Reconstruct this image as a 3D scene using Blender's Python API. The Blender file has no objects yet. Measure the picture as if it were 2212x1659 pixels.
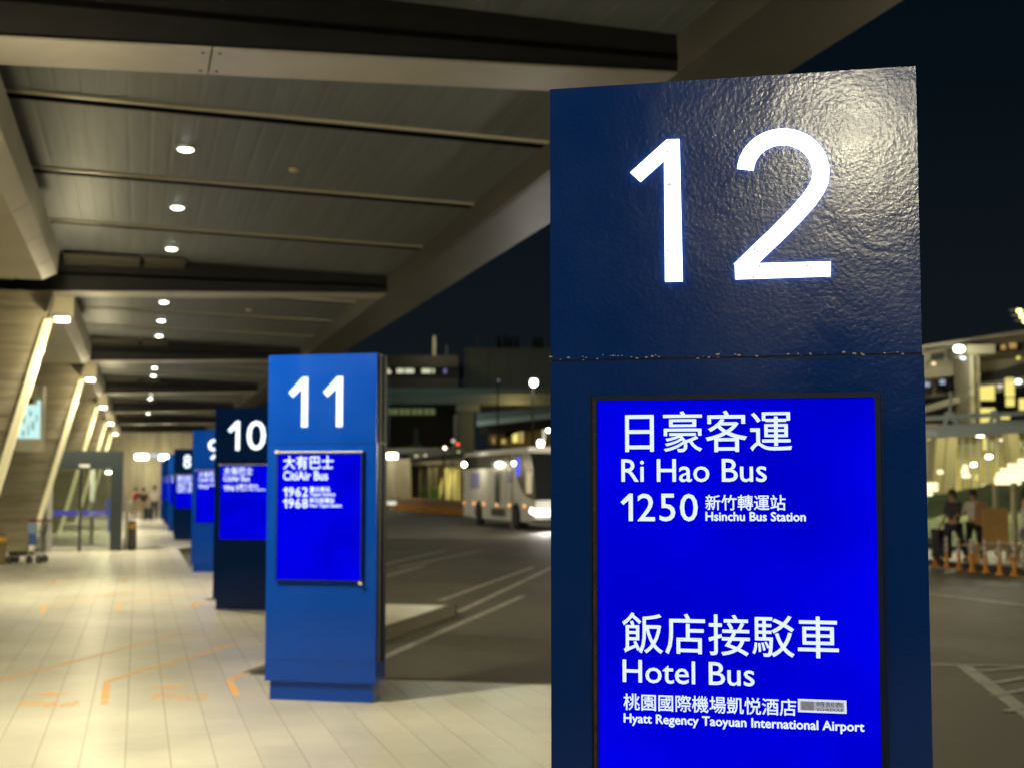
import bpy, bmesh, math, random
from mathutils import Vector, Matrix
from math import radians, sin, cos, tan, atan, pi
random.seed(7)
SC = bpy.context.scene
COL = SC.collection

# ------------------------------------------------------------------ camera
FPX, CX, CY = 2950.0, 1106.0, 829.5           # measured on a 2212 x 1659 view of the photograph
YAW, PITCH = radians(15.27), atan((1042 - 829.5) / 2950.0)
CAM = Vector((0, 0, 1.9))
FW = Vector((sin(YAW) * cos(PITCH), cos(YAW) * cos(PITCH), sin(PITCH)))
RT = Vector((cos(YAW), -sin(YAW), 0))
UP = RT.cross(FW)
cd = bpy.data.cameras.new('camera'); cam = bpy.data.objects.new('camera', cd); COL.objects.link(cam)
cam.location = CAM
cam.rotation_euler = Matrix((RT, UP, -FW)).transposed().to_euler()
cd.sensor_width = 36; cd.lens = FPX / 2212 * 36
cd.clip_start = 0.05; cd.clip_end = 2000
cd.dof.use_dof = True; cd.dof.focus_distance = 3.72; cd.dof.aperture_fstop = 3.6
SC.camera = cam

# ------------------------------------------------------------------ night sky
w = bpy.data.worlds.new('World'); SC.world = w; w.use_nodes = True
nt = w.node_tree; nt.nodes.clear()
o_ = nt.nodes.new('ShaderNodeOutputWorld'); bg = nt.nodes.new('ShaderNodeBackground')
tc = nt.nodes.new('ShaderNodeTexCoord'); sp = nt.nodes.new('ShaderNodeSeparateXYZ'); rmp = nt.nodes.new('ShaderNodeValToRGB')
nt.links.new(tc.outputs['Generated'], sp.inputs[0]); nt.links.new(sp.outputs['Z'], rmp.inputs[0])
nt.links.new(rmp.outputs[0], bg.inputs['Color']); nt.links.new(bg.outputs[0], o_.inputs[0])
rmp.color_ramp.elements[0].position = 0.0; rmp.color_ramp.elements[0].color = (.0068, .0098, .0118, 1)
rmp.color_ramp.elements[1].position = 0.35; rmp.color_ramp.elements[1].color = (.0010, .0036, .0072, 1)
bg.inputs['Strength'].default_value = 1.0
SC.view_settings.view_transform = 'Standard'; SC.view_settings.look = 'None'
SC.view_settings.exposure = 0; SC.view_settings.gamma = 1
SC.render.engine = 'CYCLES'
SC.cycles.use_denoising = True
SC.cycles.max_bounces = 6; SC.cycles.diffuse_bounces = 3; SC.cycles.glossy_bounces = 3
SC.cycles.transmission_bounces = 6; SC.cycles.transparent_max_bounces = 8
SC.cycles.sample_clamp_indirect = 4.0
SC.cycles.use_light_tree = True

# ------------------------------------------------------------------ helpers
def ray(x, y): return FW + RT * ((x - CX) / FPX) - UP * ((y - CY) / FPX)
def G(x, y, h=0.0):
    d = ray(x, y); return CAM + d * ((h - 1.9) / d.z)
def AT(x, y, z):
    return CAM + ray(x, y) * z                     # point at depth z along the view axis
def ATY(x, y, Y):
    d = ray(x, y); return CAM + d * (Y / d.y)

def link(o, parent=None):
    COL.objects.link(o)
    if parent is not None: o.parent = parent
    return o
def tag(o, label=None, cat=None, group=None, kind=None):
    if label: o['label'] = label
    if cat: o['category'] = cat
    if group: o['group'] = group
    if kind: o['kind'] = kind
    return o
def empty(name, loc=(0, 0, 0), rz=0.0, **k):
    o = bpy.data.objects.new(name, None); link(o); o.location = loc; o.rotation_euler = (0, 0, rz); o.empty_display_size = .2
    return tag(o, **k)

class MB:
    def __init__(s): s.v = []; s.f = []; s.m = []; s.sm = []
    def add(s, v, f, mi=0, smooth=False):
        b = len(s.v); s.v += [tuple(p) for p in v]
        for q in f: s.f.append(tuple(i + b for i in q)); s.m.append(mi); s.sm.append(smooth)
        return s
    def box(s, x0, x1, y0, y1, z0, z1, mi=0, M=None):
        p = [Vector((x, y, z)) for z in (z0, z1) for y in (y0, y1) for x in (x0, x1)]
        if M is not None: p = [M @ q for q in p]
        return s.add(p, [(0, 2, 3, 1), (4, 5, 7, 6), (0, 1, 5, 4), (2, 6, 7, 3), (0, 4, 6, 2), (1, 3, 7, 5)], mi)
    def hexa(s, p, mi=0):     # 8 points, bottom ring 0-3 then top ring 4-7
        return s.add(p, [(3, 2, 1, 0), (4, 5, 6, 7), (0, 1, 5, 4), (1, 2, 6, 5), (2, 3, 7, 6), (3, 0, 4, 7)], mi)
    def bar(s, a, b, w_, h_, mi=0):
        a, b = Vector(a), Vector(b); d = (b - a).normalized()
        up = Vector((0, 0, 1)) if abs(d.z) < .95 else Vector((0, 1, 0))
        sx = d.cross(up).normalized() * w_ / 2; sy = sx.cross(d).normalized() * h_ / 2
        p = [a - sx - sy, a + sx - sy, a + sx + sy, a - sx + sy]
        p += [q + (b - a) for q in p]
        return s.hexa(p, mi)
    def tube(s, pts, r, n=10, mi=0, cap=True):
        pts = [Vector(p) for p in pts]; rr = r if isinstance(r, (list, tuple)) else [r] * len(pts); V = []
        for i, p in enumerate(pts):
            d = (pts[min(i + 1, len(pts) - 1)] - pts[max(i - 1, 0)]).normalized()
            up = Vector((0, 0, 1)) if abs(d.z) < .9 else Vector((1, 0, 0))
            a = d.cross(up).normalized(); b = d.cross(a)
            V += [p + (a * cos(2 * pi * k / n) + b * sin(2 * pi * k / n)) * rr[i] for k in range(n)]
        F = [(i * n + k, i * n + (k + 1) % n, (i + 1) * n + (k + 1) % n, (i + 1) * n + k) for i in range(len(pts) - 1) for k in range(n)]
        s.add(V, F, mi, True)
        if cap:
            s.add(V[:n], [tuple(range(n))], mi); s.add(V[-n:], [tuple(range(n))], mi)
        return s
    def lathe(s, prof, n=16, c=(0, 0, 0), mi=0):
        V = [(c[0] + r * cos(2 * pi * k / n), c[1] + r * sin(2 * pi * k / n), c[2] + z) for r, z in prof for k in range(n)]
        F = [(i * n + k, i * n + (k + 1) % n, (i + 1) * n + (k + 1) % n, (i + 1) * n + k) for i in range(len(prof) - 1) for k in range(n)]
        return s.add(V, F, mi, True)
    def prism(s, poly, ax, t0, t1, mi=0):   # poly (a,b) extruded along axis ax
        def pt(a, b, t): return {'x': (t, a, b), 'y': (a, t, b), 'z': (a, b, t)}[ax]
        n = len(poly); V = [pt(a, b, t0) for a, b in poly] + [pt(a, b, t1) for a, b in poly]
        return s.add(V, [tuple(range(n)), tuple(range(2 * n - 1, n - 1, -1))] + [(i, i + n, (i + 1) % n + n, (i + 1) % n) for i in range(n)], mi)
    def build(s, name, mat, parent=None, M=None, **k):
        me = bpy.data.meshes.new(name); me.from_pydata(s.v, [], s.f)
        for m_ in (mat if isinstance(mat, (list, tuple)) else [mat]): me.materials.append(m_)
        me.polygons.foreach_set('material_index', s.m); me.polygons.foreach_set('use_smooth', s.sm)
        bm = bmesh.new(); bm.from_mesh(me); bmesh.ops.recalc_face_normals(bm, faces=bm.faces); bm.to_mesh(me); bm.free()
        me.update()
        o = bpy.data.objects.new(name, me); link(o, parent)
        if M is not None: o.matrix_local = M
        return tag(o, **k)

def copy_tree(o, parent=None):
    c = o.copy(); link(c)
    if parent is not None: c.parent = parent
    for ch in list(o.children): copy_tree(ch, c)
    return c

def mat(name, col, rough=.6, metal=0.0, var=0.0, vscale=3.0, bump=0.0, bscale=60.0, stretch=(1, 1, 1), spec=.5, coat=0.0, emis=None, es=0.0, col2=None, alpha=None, trans=0.0, rvar=0.0, obj=False):
    m = bpy.data.materials.new(name); m.use_nodes = True; t = m.node_tree; b = t.nodes['Principled BSDF']; L = t.links
    b.inputs['Base Color'].default_value = (*col, 1); b.inputs['Roughness'].default_value = rough; b.inputs['Metallic'].default_value = metal
    b.inputs['Specular IOR Level'].default_value = spec; b.inputs['Coat Weight'].default_value = coat; b.inputs['Coat Roughness'].default_value = .12
    b.inputs['Transmission Weight'].default_value = trans
    if alpha is not None: b.inputs['Alpha'].default_value = alpha
    if emis: b.inputs['Emission Color'].default_value = (*emis, 1); b.inputs['Emission Strength'].default_value = es
    if var or bump or col2 or rvar:
        tcn = t.nodes.new('ShaderNodeTexCoord'); mp = t.nodes.new('ShaderNodeMapping'); mp.inputs['Scale'].default_value = stretch
        if obj: L.new(tcn.outputs['Object'], mp.inputs[0])
        else:
            ge = t.nodes.new('ShaderNodeNewGeometry'); L.new(ge.outputs['Position'], mp.inputs[0])
        if var or col2:
            n = t.nodes.new('ShaderNodeTexNoise'); n.inputs['Scale'].default_value = vscale; n.inputs['Detail'].default_value = 6; n.inputs['Roughness'].default_value = .65
            L.new(mp.outputs[0], n.inputs['Vector'])
            mr = t.nodes.new('ShaderNodeMapRange'); mr.inputs[1].default_value = .3; mr.inputs[2].default_value = .7; L.new(n.outputs[0], mr.inputs[0])
            mx = t.nodes.new('ShaderNodeMix'); mx.data_type = 'RGBA'; L.new(mr.outputs[0], mx.inputs[0])
            c2 = col2 or tuple(min(1, c * (1 + var)) for c in col); c1 = col if col2 else tuple(c * (1 - var) for c in col)
            mx.inputs[6].default_value = (*c1, 1); mx.inputs[7].default_value = (*c2, 1); L.new(mx.outputs[2], b.inputs['Base Color'])
            if rvar:
                m2 = t.nodes.new('ShaderNodeMapRange'); m2.inputs[3].default_value = rough - rvar; m2.inputs[4].default_value = rough + rvar
                L.new(n.outputs[0], m2.inputs[0]); L.new(m2.outputs[0], b.inputs['Roughness'])
        if bump:
            n2 = t.nodes.new('ShaderNodeTexNoise'); n2.inputs['Scale'].default_value = bscale; n2.inputs['Detail'].default_value = 4
            L.new(mp.outputs[0], n2.inputs['Vector']); bp = t.nodes.new('ShaderNodeBump'); bp.inputs['Strength'].default_value = bump; bp.inputs['Distance'].default_value = .01
            L.new(n2.outputs[0], bp.inputs['Height']); L.new(bp.outputs[0], b.inputs['Normal'])
    return m
def emit(name, col, s):
    m = bpy.data.materials.new(name); m.use_nodes = True; t = m.node_tree; t.nodes.clear()
    o = t.nodes.new('ShaderNodeOutputMaterial'); e = t.nodes.new('ShaderNodeEmission'); e.inputs[0].default_value = (*col, 1); e.inputs[1].default_value = s
    t.links.new(e.outputs[0], o.inputs[0]); return m
def light(name, kind, loc, energy, col, parent=None, size=.2, aim=None, spot=None, blend=.5, spread=None, sy=None):
    l = bpy.data.lights.new(name, kind); l.energy = energy; l.color = col
    if kind == 'AREA':
        l.size = size
        if sy: l.shape = 'RECTANGLE'; l.size_y = sy
        else: l.shape = 'DISK'
        if spread: l.spread = spread
    else: l.shadow_soft_size = size
    if kind == 'SPOT': l.spot_size = spot or radians(120); l.spot_blend = blend
    o = bpy.data.objects.new(name, l); link(o, parent); o.location = loc
    d = Vector(aim) - Vector(loc) if aim is not None else Vector((0, 0, -1))
    o.rotation_euler = d.to_track_quat('-Z', 'Y').to_euler()
    return o

WARM = (1.0, .82, .46); NEUT = (1.0, .90, .60); COOL = (.80, .93, 1.0)
# ------------------------------------------------------------------ materials
M_ = {}
M_['asphalt'] = mat('asphalt', (.020, .017, .013), .7, col2=(.098, .088, .062), vscale=.42, bump=.5, bscale=90, rvar=.22, stretch=(1, .55, 1))
M_['line'] = mat('line_paint', (.36, .35, .30), .65, col2=(.12, .11, .09), vscale=9)
M_['curb'] = mat('curb_stone', (.10, .078, .052), .7, var=.3, vscale=6)
M_['base'] = mat('mortar', (.30, .275, .21), .8)
M_['orange'] = mat('orange_tape', (.86, .40, .06), .5, col2=(.74, .50, .26), vscale=2.5)
M_['concrete'] = mat('board_concrete', (.25, .22, .148), .75, var=.32, vscale=1.6, bump=.7, bscale=5, stretch=(.5, .5, 7))
M_['panel'] = mat('soffit_cladding', (.62, .565, .40), .5, var=.06, vscale=1)
M_['roof'] = mat('ceiling_sheet', (.122, .136, .142), .5, metal=.2, var=.2, vscale=2.2, stretch=(3, .12, 1), bump=.06, bscale=10)
M_['web'] = mat('beam_dark', (.017, .0165, .018), .6, var=.2, vscale=2, spec=.3)
M_['plate'] = mat('beam_soffit', (.40, .375, .33), .4, metal=.35, var=.08, vscale=2)
M_['purlin'] = mat('purlin_metal', (.66, .60, .45), .4, metal=.3)
M_['gap'] = mat('black_gap', (.006, .006, .007), .95, spec=0)
M_['edge'] = mat('edge_beam', (.075, .07, .055), .42, metal=.4, var=.2, vscale=1.2)
M_['strip'] = mat('strip_diffuser', (.62, .56, .36), .5, emis=(1, .86, .42), es=.36)
M_['frame'] = mat('door_frame', (.017, .027, .031), .45, var=.1)
M_['darkglass'] = mat('dark_glass', (.012, .013, .014), .12, spec=.8)
M_['steel'] = mat('steel', (.45, .44, .42), .35, metal=.9)
M_['rubber'] = mat('rubber', (.015, .015, .015), .8)
M_['black'] = mat('black_plastic', (.012, .012, .013), .5)
M_['white'] = mat('white_paint', (.72, .70, .66), .4)
M_['yellow'] = mat('yellow_band', (.80, .42, .02), .5)
M_['opost'] = mat('orange_post', (.62, .24, .02), .55)
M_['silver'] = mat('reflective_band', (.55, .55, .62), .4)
M_['busw'] = mat('bus_paint', (.76, .74, .70), .3, coat=.5, var=.05)
M_['lilac'] = mat('lilac_print', (.30, .29, .62), .25)
M_['amber'] = mat('amber_cladding', (.30, .22, .075), .6, var=.3, vscale=.6)
M_['green'] = mat('grass_bank', (.045, .085, .018), .9, var=.5, vscale=2, bump=1, bscale=20)
M_['wood'] = mat('bench_wood', (.66, .42, .17), .55, var=.15, vscale=3, stretch=(1, 1, 9))
M_['viaduct'] = mat('viaduct_concrete', (.20, .23, .21), .8, var=.15, vscale=.2)
M_['bldg'] = mat('block_cladding', (.12, .125, .10), .8, var=.2, vscale=.1)
M_['bldgd'] = mat('dark_block', (.05, .045, .042), .8, var=.2, vscale=.15)
M_['steelw'] = mat('truss_paint', (.50, .53, .50), .45)
M_['brown'] = mat('brown_kerb_top', (.26, .14, .09), .8, var=.2)
M_['okerb'] = mat('orange_kerb', (.45, .19, .015), .7, var=.25, vscale=.8)
M_['wallc'] = mat('far_concrete', (.33, .30, .22), .8, var=.3, vscale=.8, stretch=(2, 2, .3))
E_lamp = emit('lamp_white', (1, .93, .70), 14)
E_lampc = emit('lamp_cool', (.95, 1, .86), 16)
E_head = emit('headlight_glow', (1, .97, .92), 6)
E_amb = emit('marker_amber', (1, .42, .12), 2.0)
E_red = emit('marker_red', (1, .12, .05), 1.6)
E_win = emit('lit_window', (1, .86, .22), 1.0)
E_wing = emit('lit_window_pale', (.90, .92, .62), .75)
E_wind = emit('dim_window', (.20, .24, .09), .5)
E_lan = emit('lantern_glow', (1, .84, .48), 1.9)
E_blue = emit('display_blue', (0.0, 0.0, 1.0), .80)
def uneven(m, sc, lo, hi, a=.35, b=.65):
    t = m.node_tree; e = [n for n in t.nodes if n.type == 'EMISSION'][0]; ge = t.nodes.new('ShaderNodeNewGeometry'); n = t.nodes.new('ShaderNodeTexNoise'); n.inputs['Scale'].default_value = sc; n.inputs['Detail'].default_value = 3
    r = t.nodes.new('ShaderNodeMapRange'); r.inputs[1].default_value = a; r.inputs[2].default_value = b; r.inputs[3].default_value = lo; r.inputs[4].default_value = hi
    t.links.new(ge.outputs['Position'], n.inputs[0]); t.links.new(n.outputs[0], r.inputs[0]); t.links.new(r.outputs[0], e.inputs[1])
uneven(E_blue, 1.6, .60, .84)
E_txt = emit('display_text', (.80, .93, 1.0), 1.0)
E_txt2 = emit('display_text_far', (.80, .90, 1.0), 1.35)
E_dig2 = emit('number_glow_far', (.88, .97, 1.0), 1.9)
E_dig = emit('number_glow', (.88, .97, 1.0), 3.6)
uneven(E_dig, 60, 3.6, .7, .635, .675)
E_cy = emit('sign_cyan', (.62, .95, .90), 1.0)
E_led = emit('destination_blue', (.12, .14, 1.0), 1.0)

# pillar paint: navy, hand brushed, orange peel
def paint(name, ca, cb):
    m = bpy.data.materials.new(name); m.use_nodes = True; t = m.node_tree; b = t.nodes['Principled BSDF']; L = t.links
    tcn = t.nodes.new('ShaderNodeTexCoord')
    n = t.nodes.new('ShaderNodeTexNoise'); n.inputs['Scale'].default_value = 2.2; n.inputs['Detail'].default_value = 7; L.new(tcn.outputs['Object'], n.inputs[0])
    mx = t.nodes.new('ShaderNodeMix'); mx.data_type = 'RGBA'; L.new(n.outputs[0], mx.inputs[0])
    mx.inputs[6].default_value = (*ca, 1); mx.inputs[7].default_value = (*cb, 1)
    L.new(mx.outputs[2], b.inputs['Base Color'])
    mr = t.nodes.new('ShaderNodeMapRange'); mr.inputs[1].default_value = .35; mr.inputs[2].default_value = .65; mr.inputs[3].default_value = .13; mr.inputs[4].default_value = .24; b.inputs['Specular IOR Level'].default_value = .32
    L.new(n.outputs[0], mr.inputs[0]); L.new(mr.outputs[0], b.inputs['Roughness'])
    p = t.nodes.new('ShaderNodeTexNoise'); p.inputs['Scale'].default_value = 85; p.inputs['Detail'].default_value = 2; L.new(tcn.outputs['Object'], p.inputs[0])
    q = t.nodes.new('ShaderNodeTexNoise'); q.inputs['Scale'].default_value = 7; q.inputs['Detail'].default_value = 5; q.inputs['Distortion'].default_value = 1.2
    L.new(tcn.outputs['Object'], q.inputs[0])
    b1 = t.nodes.new('ShaderNodeBump'); b1.inputs['Strength'].default_value = .09; b1.inputs['Distance'].default_value = .006; L.new(p.outputs[0], b1.inputs['Height'])
    b2 = t.nodes.new('ShaderNodeBump'); b2.inputs['Strength'].default_value = .10; b2.inputs['Distance'].default_value = .012; L.new(q.outputs[0], b2.inputs['Height'])
    L.new(b1.outputs[0], b2.inputs['Normal']); L.new(b2.outputs[0], b.inputs['Normal'])
    return m
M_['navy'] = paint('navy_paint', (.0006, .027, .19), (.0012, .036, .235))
M_['blue'] = paint('navy_paint_lit', (.001, .042, .33), (.003, .054, .38))  # same navy, with nearby lamplight put into the colour
M_['navy_shaded'] = paint('navy_paint_shaded', (.001, .012, .07), (.002, .018, .09))  # same navy again, darkened in colour where little lamplight falls
M_['navyt'] = mat('navy_trim', (.002, .010, .040), .5, spec=.25)
M_['trimd'] = mat('side_trim_bronze', (.10, .085, .06), .5)
M_['grime'] = mat('grime_rust', (.10, .055, .02), .9, col2=(.004, .012, .05), vscale=38)
M_['chip'] = mat('chipped_paint', (.42, .40, .34), .6)

# glass: thin clear with reflection
def glass(name, tint, mixf):
    m = bpy.data.materials.new(name); m.use_nodes = True; t = m.node_tree; t.nodes.clear(); L = t.links
    o = t.nodes.new('ShaderNodeOutputMaterial'); a = t.nodes.new('ShaderNodeBsdfTransparent'); g = t.nodes.new('ShaderNodeBsdfGlossy'); x = t.nodes.new('ShaderNodeMixShader')
    a.inputs[0].default_value = (*tint, 1); g.inputs['Roughness'].default_value = .05; g.inputs[0].default_value = (.9, .9, .9, 1)
    f = t.nodes.new('ShaderNodeFresnel'); f.inputs[0].default_value = 1.5; ad = t.nodes.new('ShaderNodeMath'); ad.operation = 'ADD'; ad.inputs[1].default_value = mixf
    L.new(f.outputs[0], ad.inputs[0]); L.new(ad.outputs[0], x.inputs[0]); L.new(a.outputs[0], x.inputs[1]); L.new(g.outputs[0], x.inputs[2]); L.new(x.outputs[0], o.inputs[0])
    return m
M_['glass'] = glass('clear_glass', (.80, .86, .80), .06)

# floor tile: colour per tile from its place in the grid
def tilemat():
    m = bpy.data.materials.new('floor_tile'); m.use_nodes = True; t = m.node_tree; b = t.nodes['Principled BSDF']; L = t.links
    ge = t.nodes.new('ShaderNodeNewGeometry'); mp = t.nodes.new('ShaderNodeMapping'); L.new(ge.outputs['Position'], mp.inputs[0])
    mp.inputs['Location'].default_value = (-1.15 / .3, 0, 0); mp.inputs['Scale'].default_value = (1 / .3, 1 / .6, 1)
    fl = t.nodes.new('ShaderNodeVectorMath'); fl.operation = 'FLOOR'; L.new(mp.outputs[0], fl.inputs[0])
    wn = t.nodes.new('ShaderNodeTexWhiteNoise'); L.new(fl.outputs[0], wn.inputs[0])
    n = t.nodes.new('ShaderNodeTexNoise'); n.inputs['Scale'].default_value = .8; n.inputs['Detail'].default_value = 8; n.inputs['Roughness'].default_value = .6; L.new(ge.outputs['Position'], n.inputs[0])
    mx = t.nodes.new('ShaderNodeMix'); mx.data_type = 'RGBA'; L.new(wn.outputs[0], mx.inputs[0])
    mx.inputs[6].default_value = (.59, .555, .445, 1); mx.inputs[7].default_value = (.65, .615, .50, 1)
    m2 = t.nodes.new('ShaderNodeMix'); m2.data_type = 'RGBA'; m2.blend_type = 'MULTIPLY'; m2.inputs[0].default_value = 1
    mr = t.nodes.new('ShaderNodeMapRange'); mr.inputs[1].default_value = .3; mr.inputs[2].default_value = .7; mr.inputs[3].default_value = .74; mr.inputs[4].default_value = 1.04
    L.new(n.outputs[0], mr.inputs[0]); L.new(mx.outputs[2], m2.inputs[6]); L.new(mr.outputs[0], m2.inputs[7]); L.new(m2.outputs[2], b.inputs['Base Color'])
    r = t.nodes.new('ShaderNodeMapRange'); r.inputs[3].default_value = .22; r.inputs[4].default_value = .44; L.new(n.outputs[0], r.inputs[0]); L.new(r.outputs[0], b.inputs['Roughness'])
    return m
M_['tile'] = tilemat()

# ------------------------------------------------------------------ ground, road, platform
RZ = -.15
MB().box(-400, 700, -200, 900, RZ - 1, RZ - .006).build('ground', M_['bldgd'], kind='structure')
road = MB().box(-30, 260, -60, 400, RZ - .004, RZ).build('road', M_['asphalt'], kind='structure')
A = radians(28); U = Vector((cos(A), -sin(A), 0)); N = Vector((sin(A), cos(A), 0))
PIT = 8.9
def inner(k): return Vector((1.15, 14.06 + PIT * k, 0))
TL = 4.18
teeth = [k for k in range(-2, 12) if k != 3]       # no bay where the crossing is
pb = MB(); poly = [(-6, -12)]
bottomc = inner(-2) - N * (PIT * cos(A)) + U * TL
for k in range(-2, 12):
    a = inner(k - 1); b = inner(k); tip = b + U * TL
    if k == -2: poly.append((a.x, -12)); poly.append((a.x, a.y))
    if k != 3: poly.append((tip.x, tip.y)); 
    poly.append((b.x, b.y))
poly.append((1.15, 125)); poly.append((-6, 125))
# extruded in simple convex pieces: the strip and one triangle per bay
plat = MB().box(-6, 1.15, -12, 125, RZ, -.004).build('platform', M_['base'], kind='structure')
for k in teeth:
    a = inner(k - 1); b = inner(k); tip = b + U * TL
    MB().prism([(a.x + .001, a.y), (tip.x, tip.y), (b.x + .001, b.y)], 'z', RZ, -.0045).build('platform_bay', M_['base'], plat)
    c = MB(); d1 = (tip - a).normalized(); n1 = Vector((d1.y, -d1.x, 0)); d2 = (b - tip).normalized(); n2 = Vector((d2.y, -d2.x, 0))
    for (p, q, nn) in ((a, tip, n1), (tip, b, n2)):
        i0, i1 = p - nn * .12, q - nn * .12
        c.hexa([(*p.xy, RZ), (*q.xy, RZ), (*i1.xy, RZ), (*i0.xy, RZ), (*p.xy, .003), (*q.xy, .003), (*i1.xy, .003), (*i0.xy, .003)])
    c.build('kerb', M_['curb'], plat)

def clip(poly, p, n):      # keep the side where (q-p).n <= 0
    out = []
    for i in range(len(poly)):
        a, b = poly[i], poly[(i + 1) % len(poly)]
        da, db = (a - p).dot(n), (b - p).dot(n)
        if da <= 0: out.append(a)
        if (da < 0 < db) or (db < 0 < da): out.append(a + (b - a) * (da / (da - db)))
    return out
def tilepoly(mb, poly):
    n = len(poly); mb.add([(p.x, p.y, 0) for p in poly] + [(p.x, p.y, -.0035) for p in poly], [tuple(range(n))] + [(i, i + n, (i + 1) % n + n, (i + 1) % n) for i in range(n)])
g = .0030; gy = .0010
full = MB(); tilepoly(full, [Vector((g, gy)), Vector((.3 - g, gy)), Vector((.3 - g, .6 - gy)), Vector((g, .6 - gy))])
fo = full.build('tile', M_['tile'], plat); used = False; nt_ = 0
rest = MB()
for j in range(0, 125):
    for i in range(-19, 13):
        x0 = 1.15 + .3 * i; y0 = .6 * j + (.3 if i % 2 else 0) - 0.0
        if i < 0:
            if 6.9 < y0 < 13.5 and x0 > -2.4:
                if not used: o = fo; used = True
                else: o = fo.copy(); link(o); o.parent = plat
                o.location = (x0, y0, 0); nt_ += 1
            else: tilepoly(rest, [Vector((x0 + g, y0 + gy)), Vector((x0 + .3 - g, y0 + gy)), Vector((x0 + .3 - g, y0 + .6 - gy)), Vector((x0 + g, y0 + .6 - gy))])
        else:
            for k in teeth:
                a = inner(k - 1); b = inner(k); tip = b + U * TL
                if y0 > b.y + .1 or y0 + .6 < a.y: continue
                P = [Vector((x0 + g, y0 + gy)), Vector((x0 + .3 - g, y0 + gy)), Vector((x0 + .3 - g, y0 + .6 - gy)), Vector((x0 + g, y0 + .6 - gy))]
                d1 = (tip - a).normalized(); n1 = Vector((d1.y, -d1.x)); P = clip(P, a.xy - n1 * .125, n1)
                if len(P) > 2: P = clip(P, b.xy - N.xy * .125, N.xy)
                if len(P) > 2:
                    if k == 0 and y0 > 7.5 and len(P) == 4 and x0 < 3.4 and nt_ < 298:
                        mb = MB(); tilepoly(mb, P); mb.build('tile', M_['tile'], plat); nt_ += 1
                    else: tilepoly(rest, P)
rest.build('far_tiles', M_['tile'], plat, kind='stuff')

# floor marks in orange
def band(mb, pts, wdt, z):
    pts = [Vector((p[0], p[1])) for p in pts]; L_, R_ = [], []
    for i, p in enumerate(pts):
        ds = []
        if i > 0: ds.append((p - pts[i - 1]).normalized())
        if i < len(pts) - 1: ds.append((pts[i + 1] - p).normalized())
        d = sum(ds, Vector((0, 0))).normalized(); n = Vector((-d.y, d.x)); k = wdt / 2 / max(.35, n.dot(Vector((-ds[0].y, ds[0].x))))
        L_.append(p + n * k); R_.append(p - n * k)
    for i in range(len(pts) - 1):
        q = [L_[i], L_[i + 1], R_[i + 1], R_[i]]
        mb.add([(a.x, a.y, z) for a in q], [(0, 1, 2, 3)])
    return mb
for pts in ([(0, 1469), (165, 1426), (384, 1370), (560, 1370)],
            [(225, 1520), (231, 1471), (295, 1450.5), (425, 1416), (495, 1391.5), (575, 1391)],
            [(512, 1502), (495, 1467), (600, 1425)],
            [(87, 1325), (97, 1308), (207, 1290), (330, 1268)],
            [(255, 1318), (258, 1303), (342, 1288), (460, 1270)],
            [(424, 1312), (419, 1302), (470, 1289)],
            [(110, 1262), (120, 1252), (200, 1243)], [(268, 1256), (272, 1249), (330, 1243)]):
    g_ = [G(x, y, .002) for x, y in pts]
    band(MB(), g_[:2] if len(g_) > 3 and pts[0][0] != 0 else g_[:1] + g_[:0], .055, .002) if False else None
    band(MB(), g_, .065, .002).build('floor_line', M_['orange'], plat)

def textmesh(s, thick=0.0):
    """lettering from the built-in font as raw verts / faces, bbox normalised by the caller"""
    c = bpy.data.curves.new('t', 'FONT'); c.body = s; c.size = 1; c.resolution_u = 3
    o = bpy.data.objects.new('t', c); COL.objects.link(o); dg = bpy.context.evaluated_depsgraph_get(); dg.update()
    me = o.evaluated_get(dg).to_mesh(); v = [(p.co.x, p.co.y) for p in me.vertices]; f = [tuple(p.vertices) for p in me.polygons]
    o.evaluated_get(dg).to_mesh_clear(); bpy.data.objects.remove(o); bpy.data.curves.remove(c)
    return v, f
ONE = ([(.02, .50), (.09, .43), (.235, .555), (.235, 0), (.335, 0), (.335, .72), (.245, .72)], [(0, 1, 2, 6), (2, 3, 4, 5, 6)])
def glyph(ch):
    if ch == '1': return ONE
    v, f = textmesh(ch); return v, f
def number(s, gap=.10):
    V, F, x = [], [], 0
    for ch in s:
        v, f = glyph(ch); x0 = min(p[0] for p in v); x1 = max(p[0] for p in v); y1 = max(p[1] for p in v); y0 = min(p[1] for p in v); k = .72 / (y1 - y0)
        if ch == '1': x += .04
        b = len(V); V += [(x + (p[0] - x0) * k, (p[1] - y0) * k) for p in v]; F += [tuple(i + b for i in q) for q in f]
        x += (x1 - x0) * k + gap
    return V, F
def fit(vf, u0, u1, h0, h1, cap=True):
    """place lettering: left/right extents and baseline/cap height"""
    v, f = vf; x0 = min(p[0] for p in v); x1 = max(p[0] for p in v)
    if cap is True: y0, y1 = 0, .72
    elif cap == 'cap': y0, y1 = 0, .68
    else: y0 = min(p[1] for p in v); y1 = max(p[1] for p in v)
    return [(u0 + (p[0] - x0) / (x1 - x0) * (u1 - u0), h0 + (p[1] - y0) / (y1 - y0) * (h1 - h0)) for p in v], f
def floor_text(s, x0, x1, yb, yt):
    a = G(x0, yb); b = G(x1, yb); t = G((x0 + x1) / 2, yt)
    v, f = fit(number(s), 0, 1, 0, 1); d = b - a; up = Vector((-d.y, d.x, 0)).normalized() * ((t - (a + b) / 2).length)
    MB().add([(*(a + d * p[0] + up * p[1]).xy, .002) for p in v], f).build('floor_number', M_['orange'], plat)
floor_text('1968', 18, 155, 1526, 1514); floor_text('1962', 310, 442, 1511, 1499)
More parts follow.
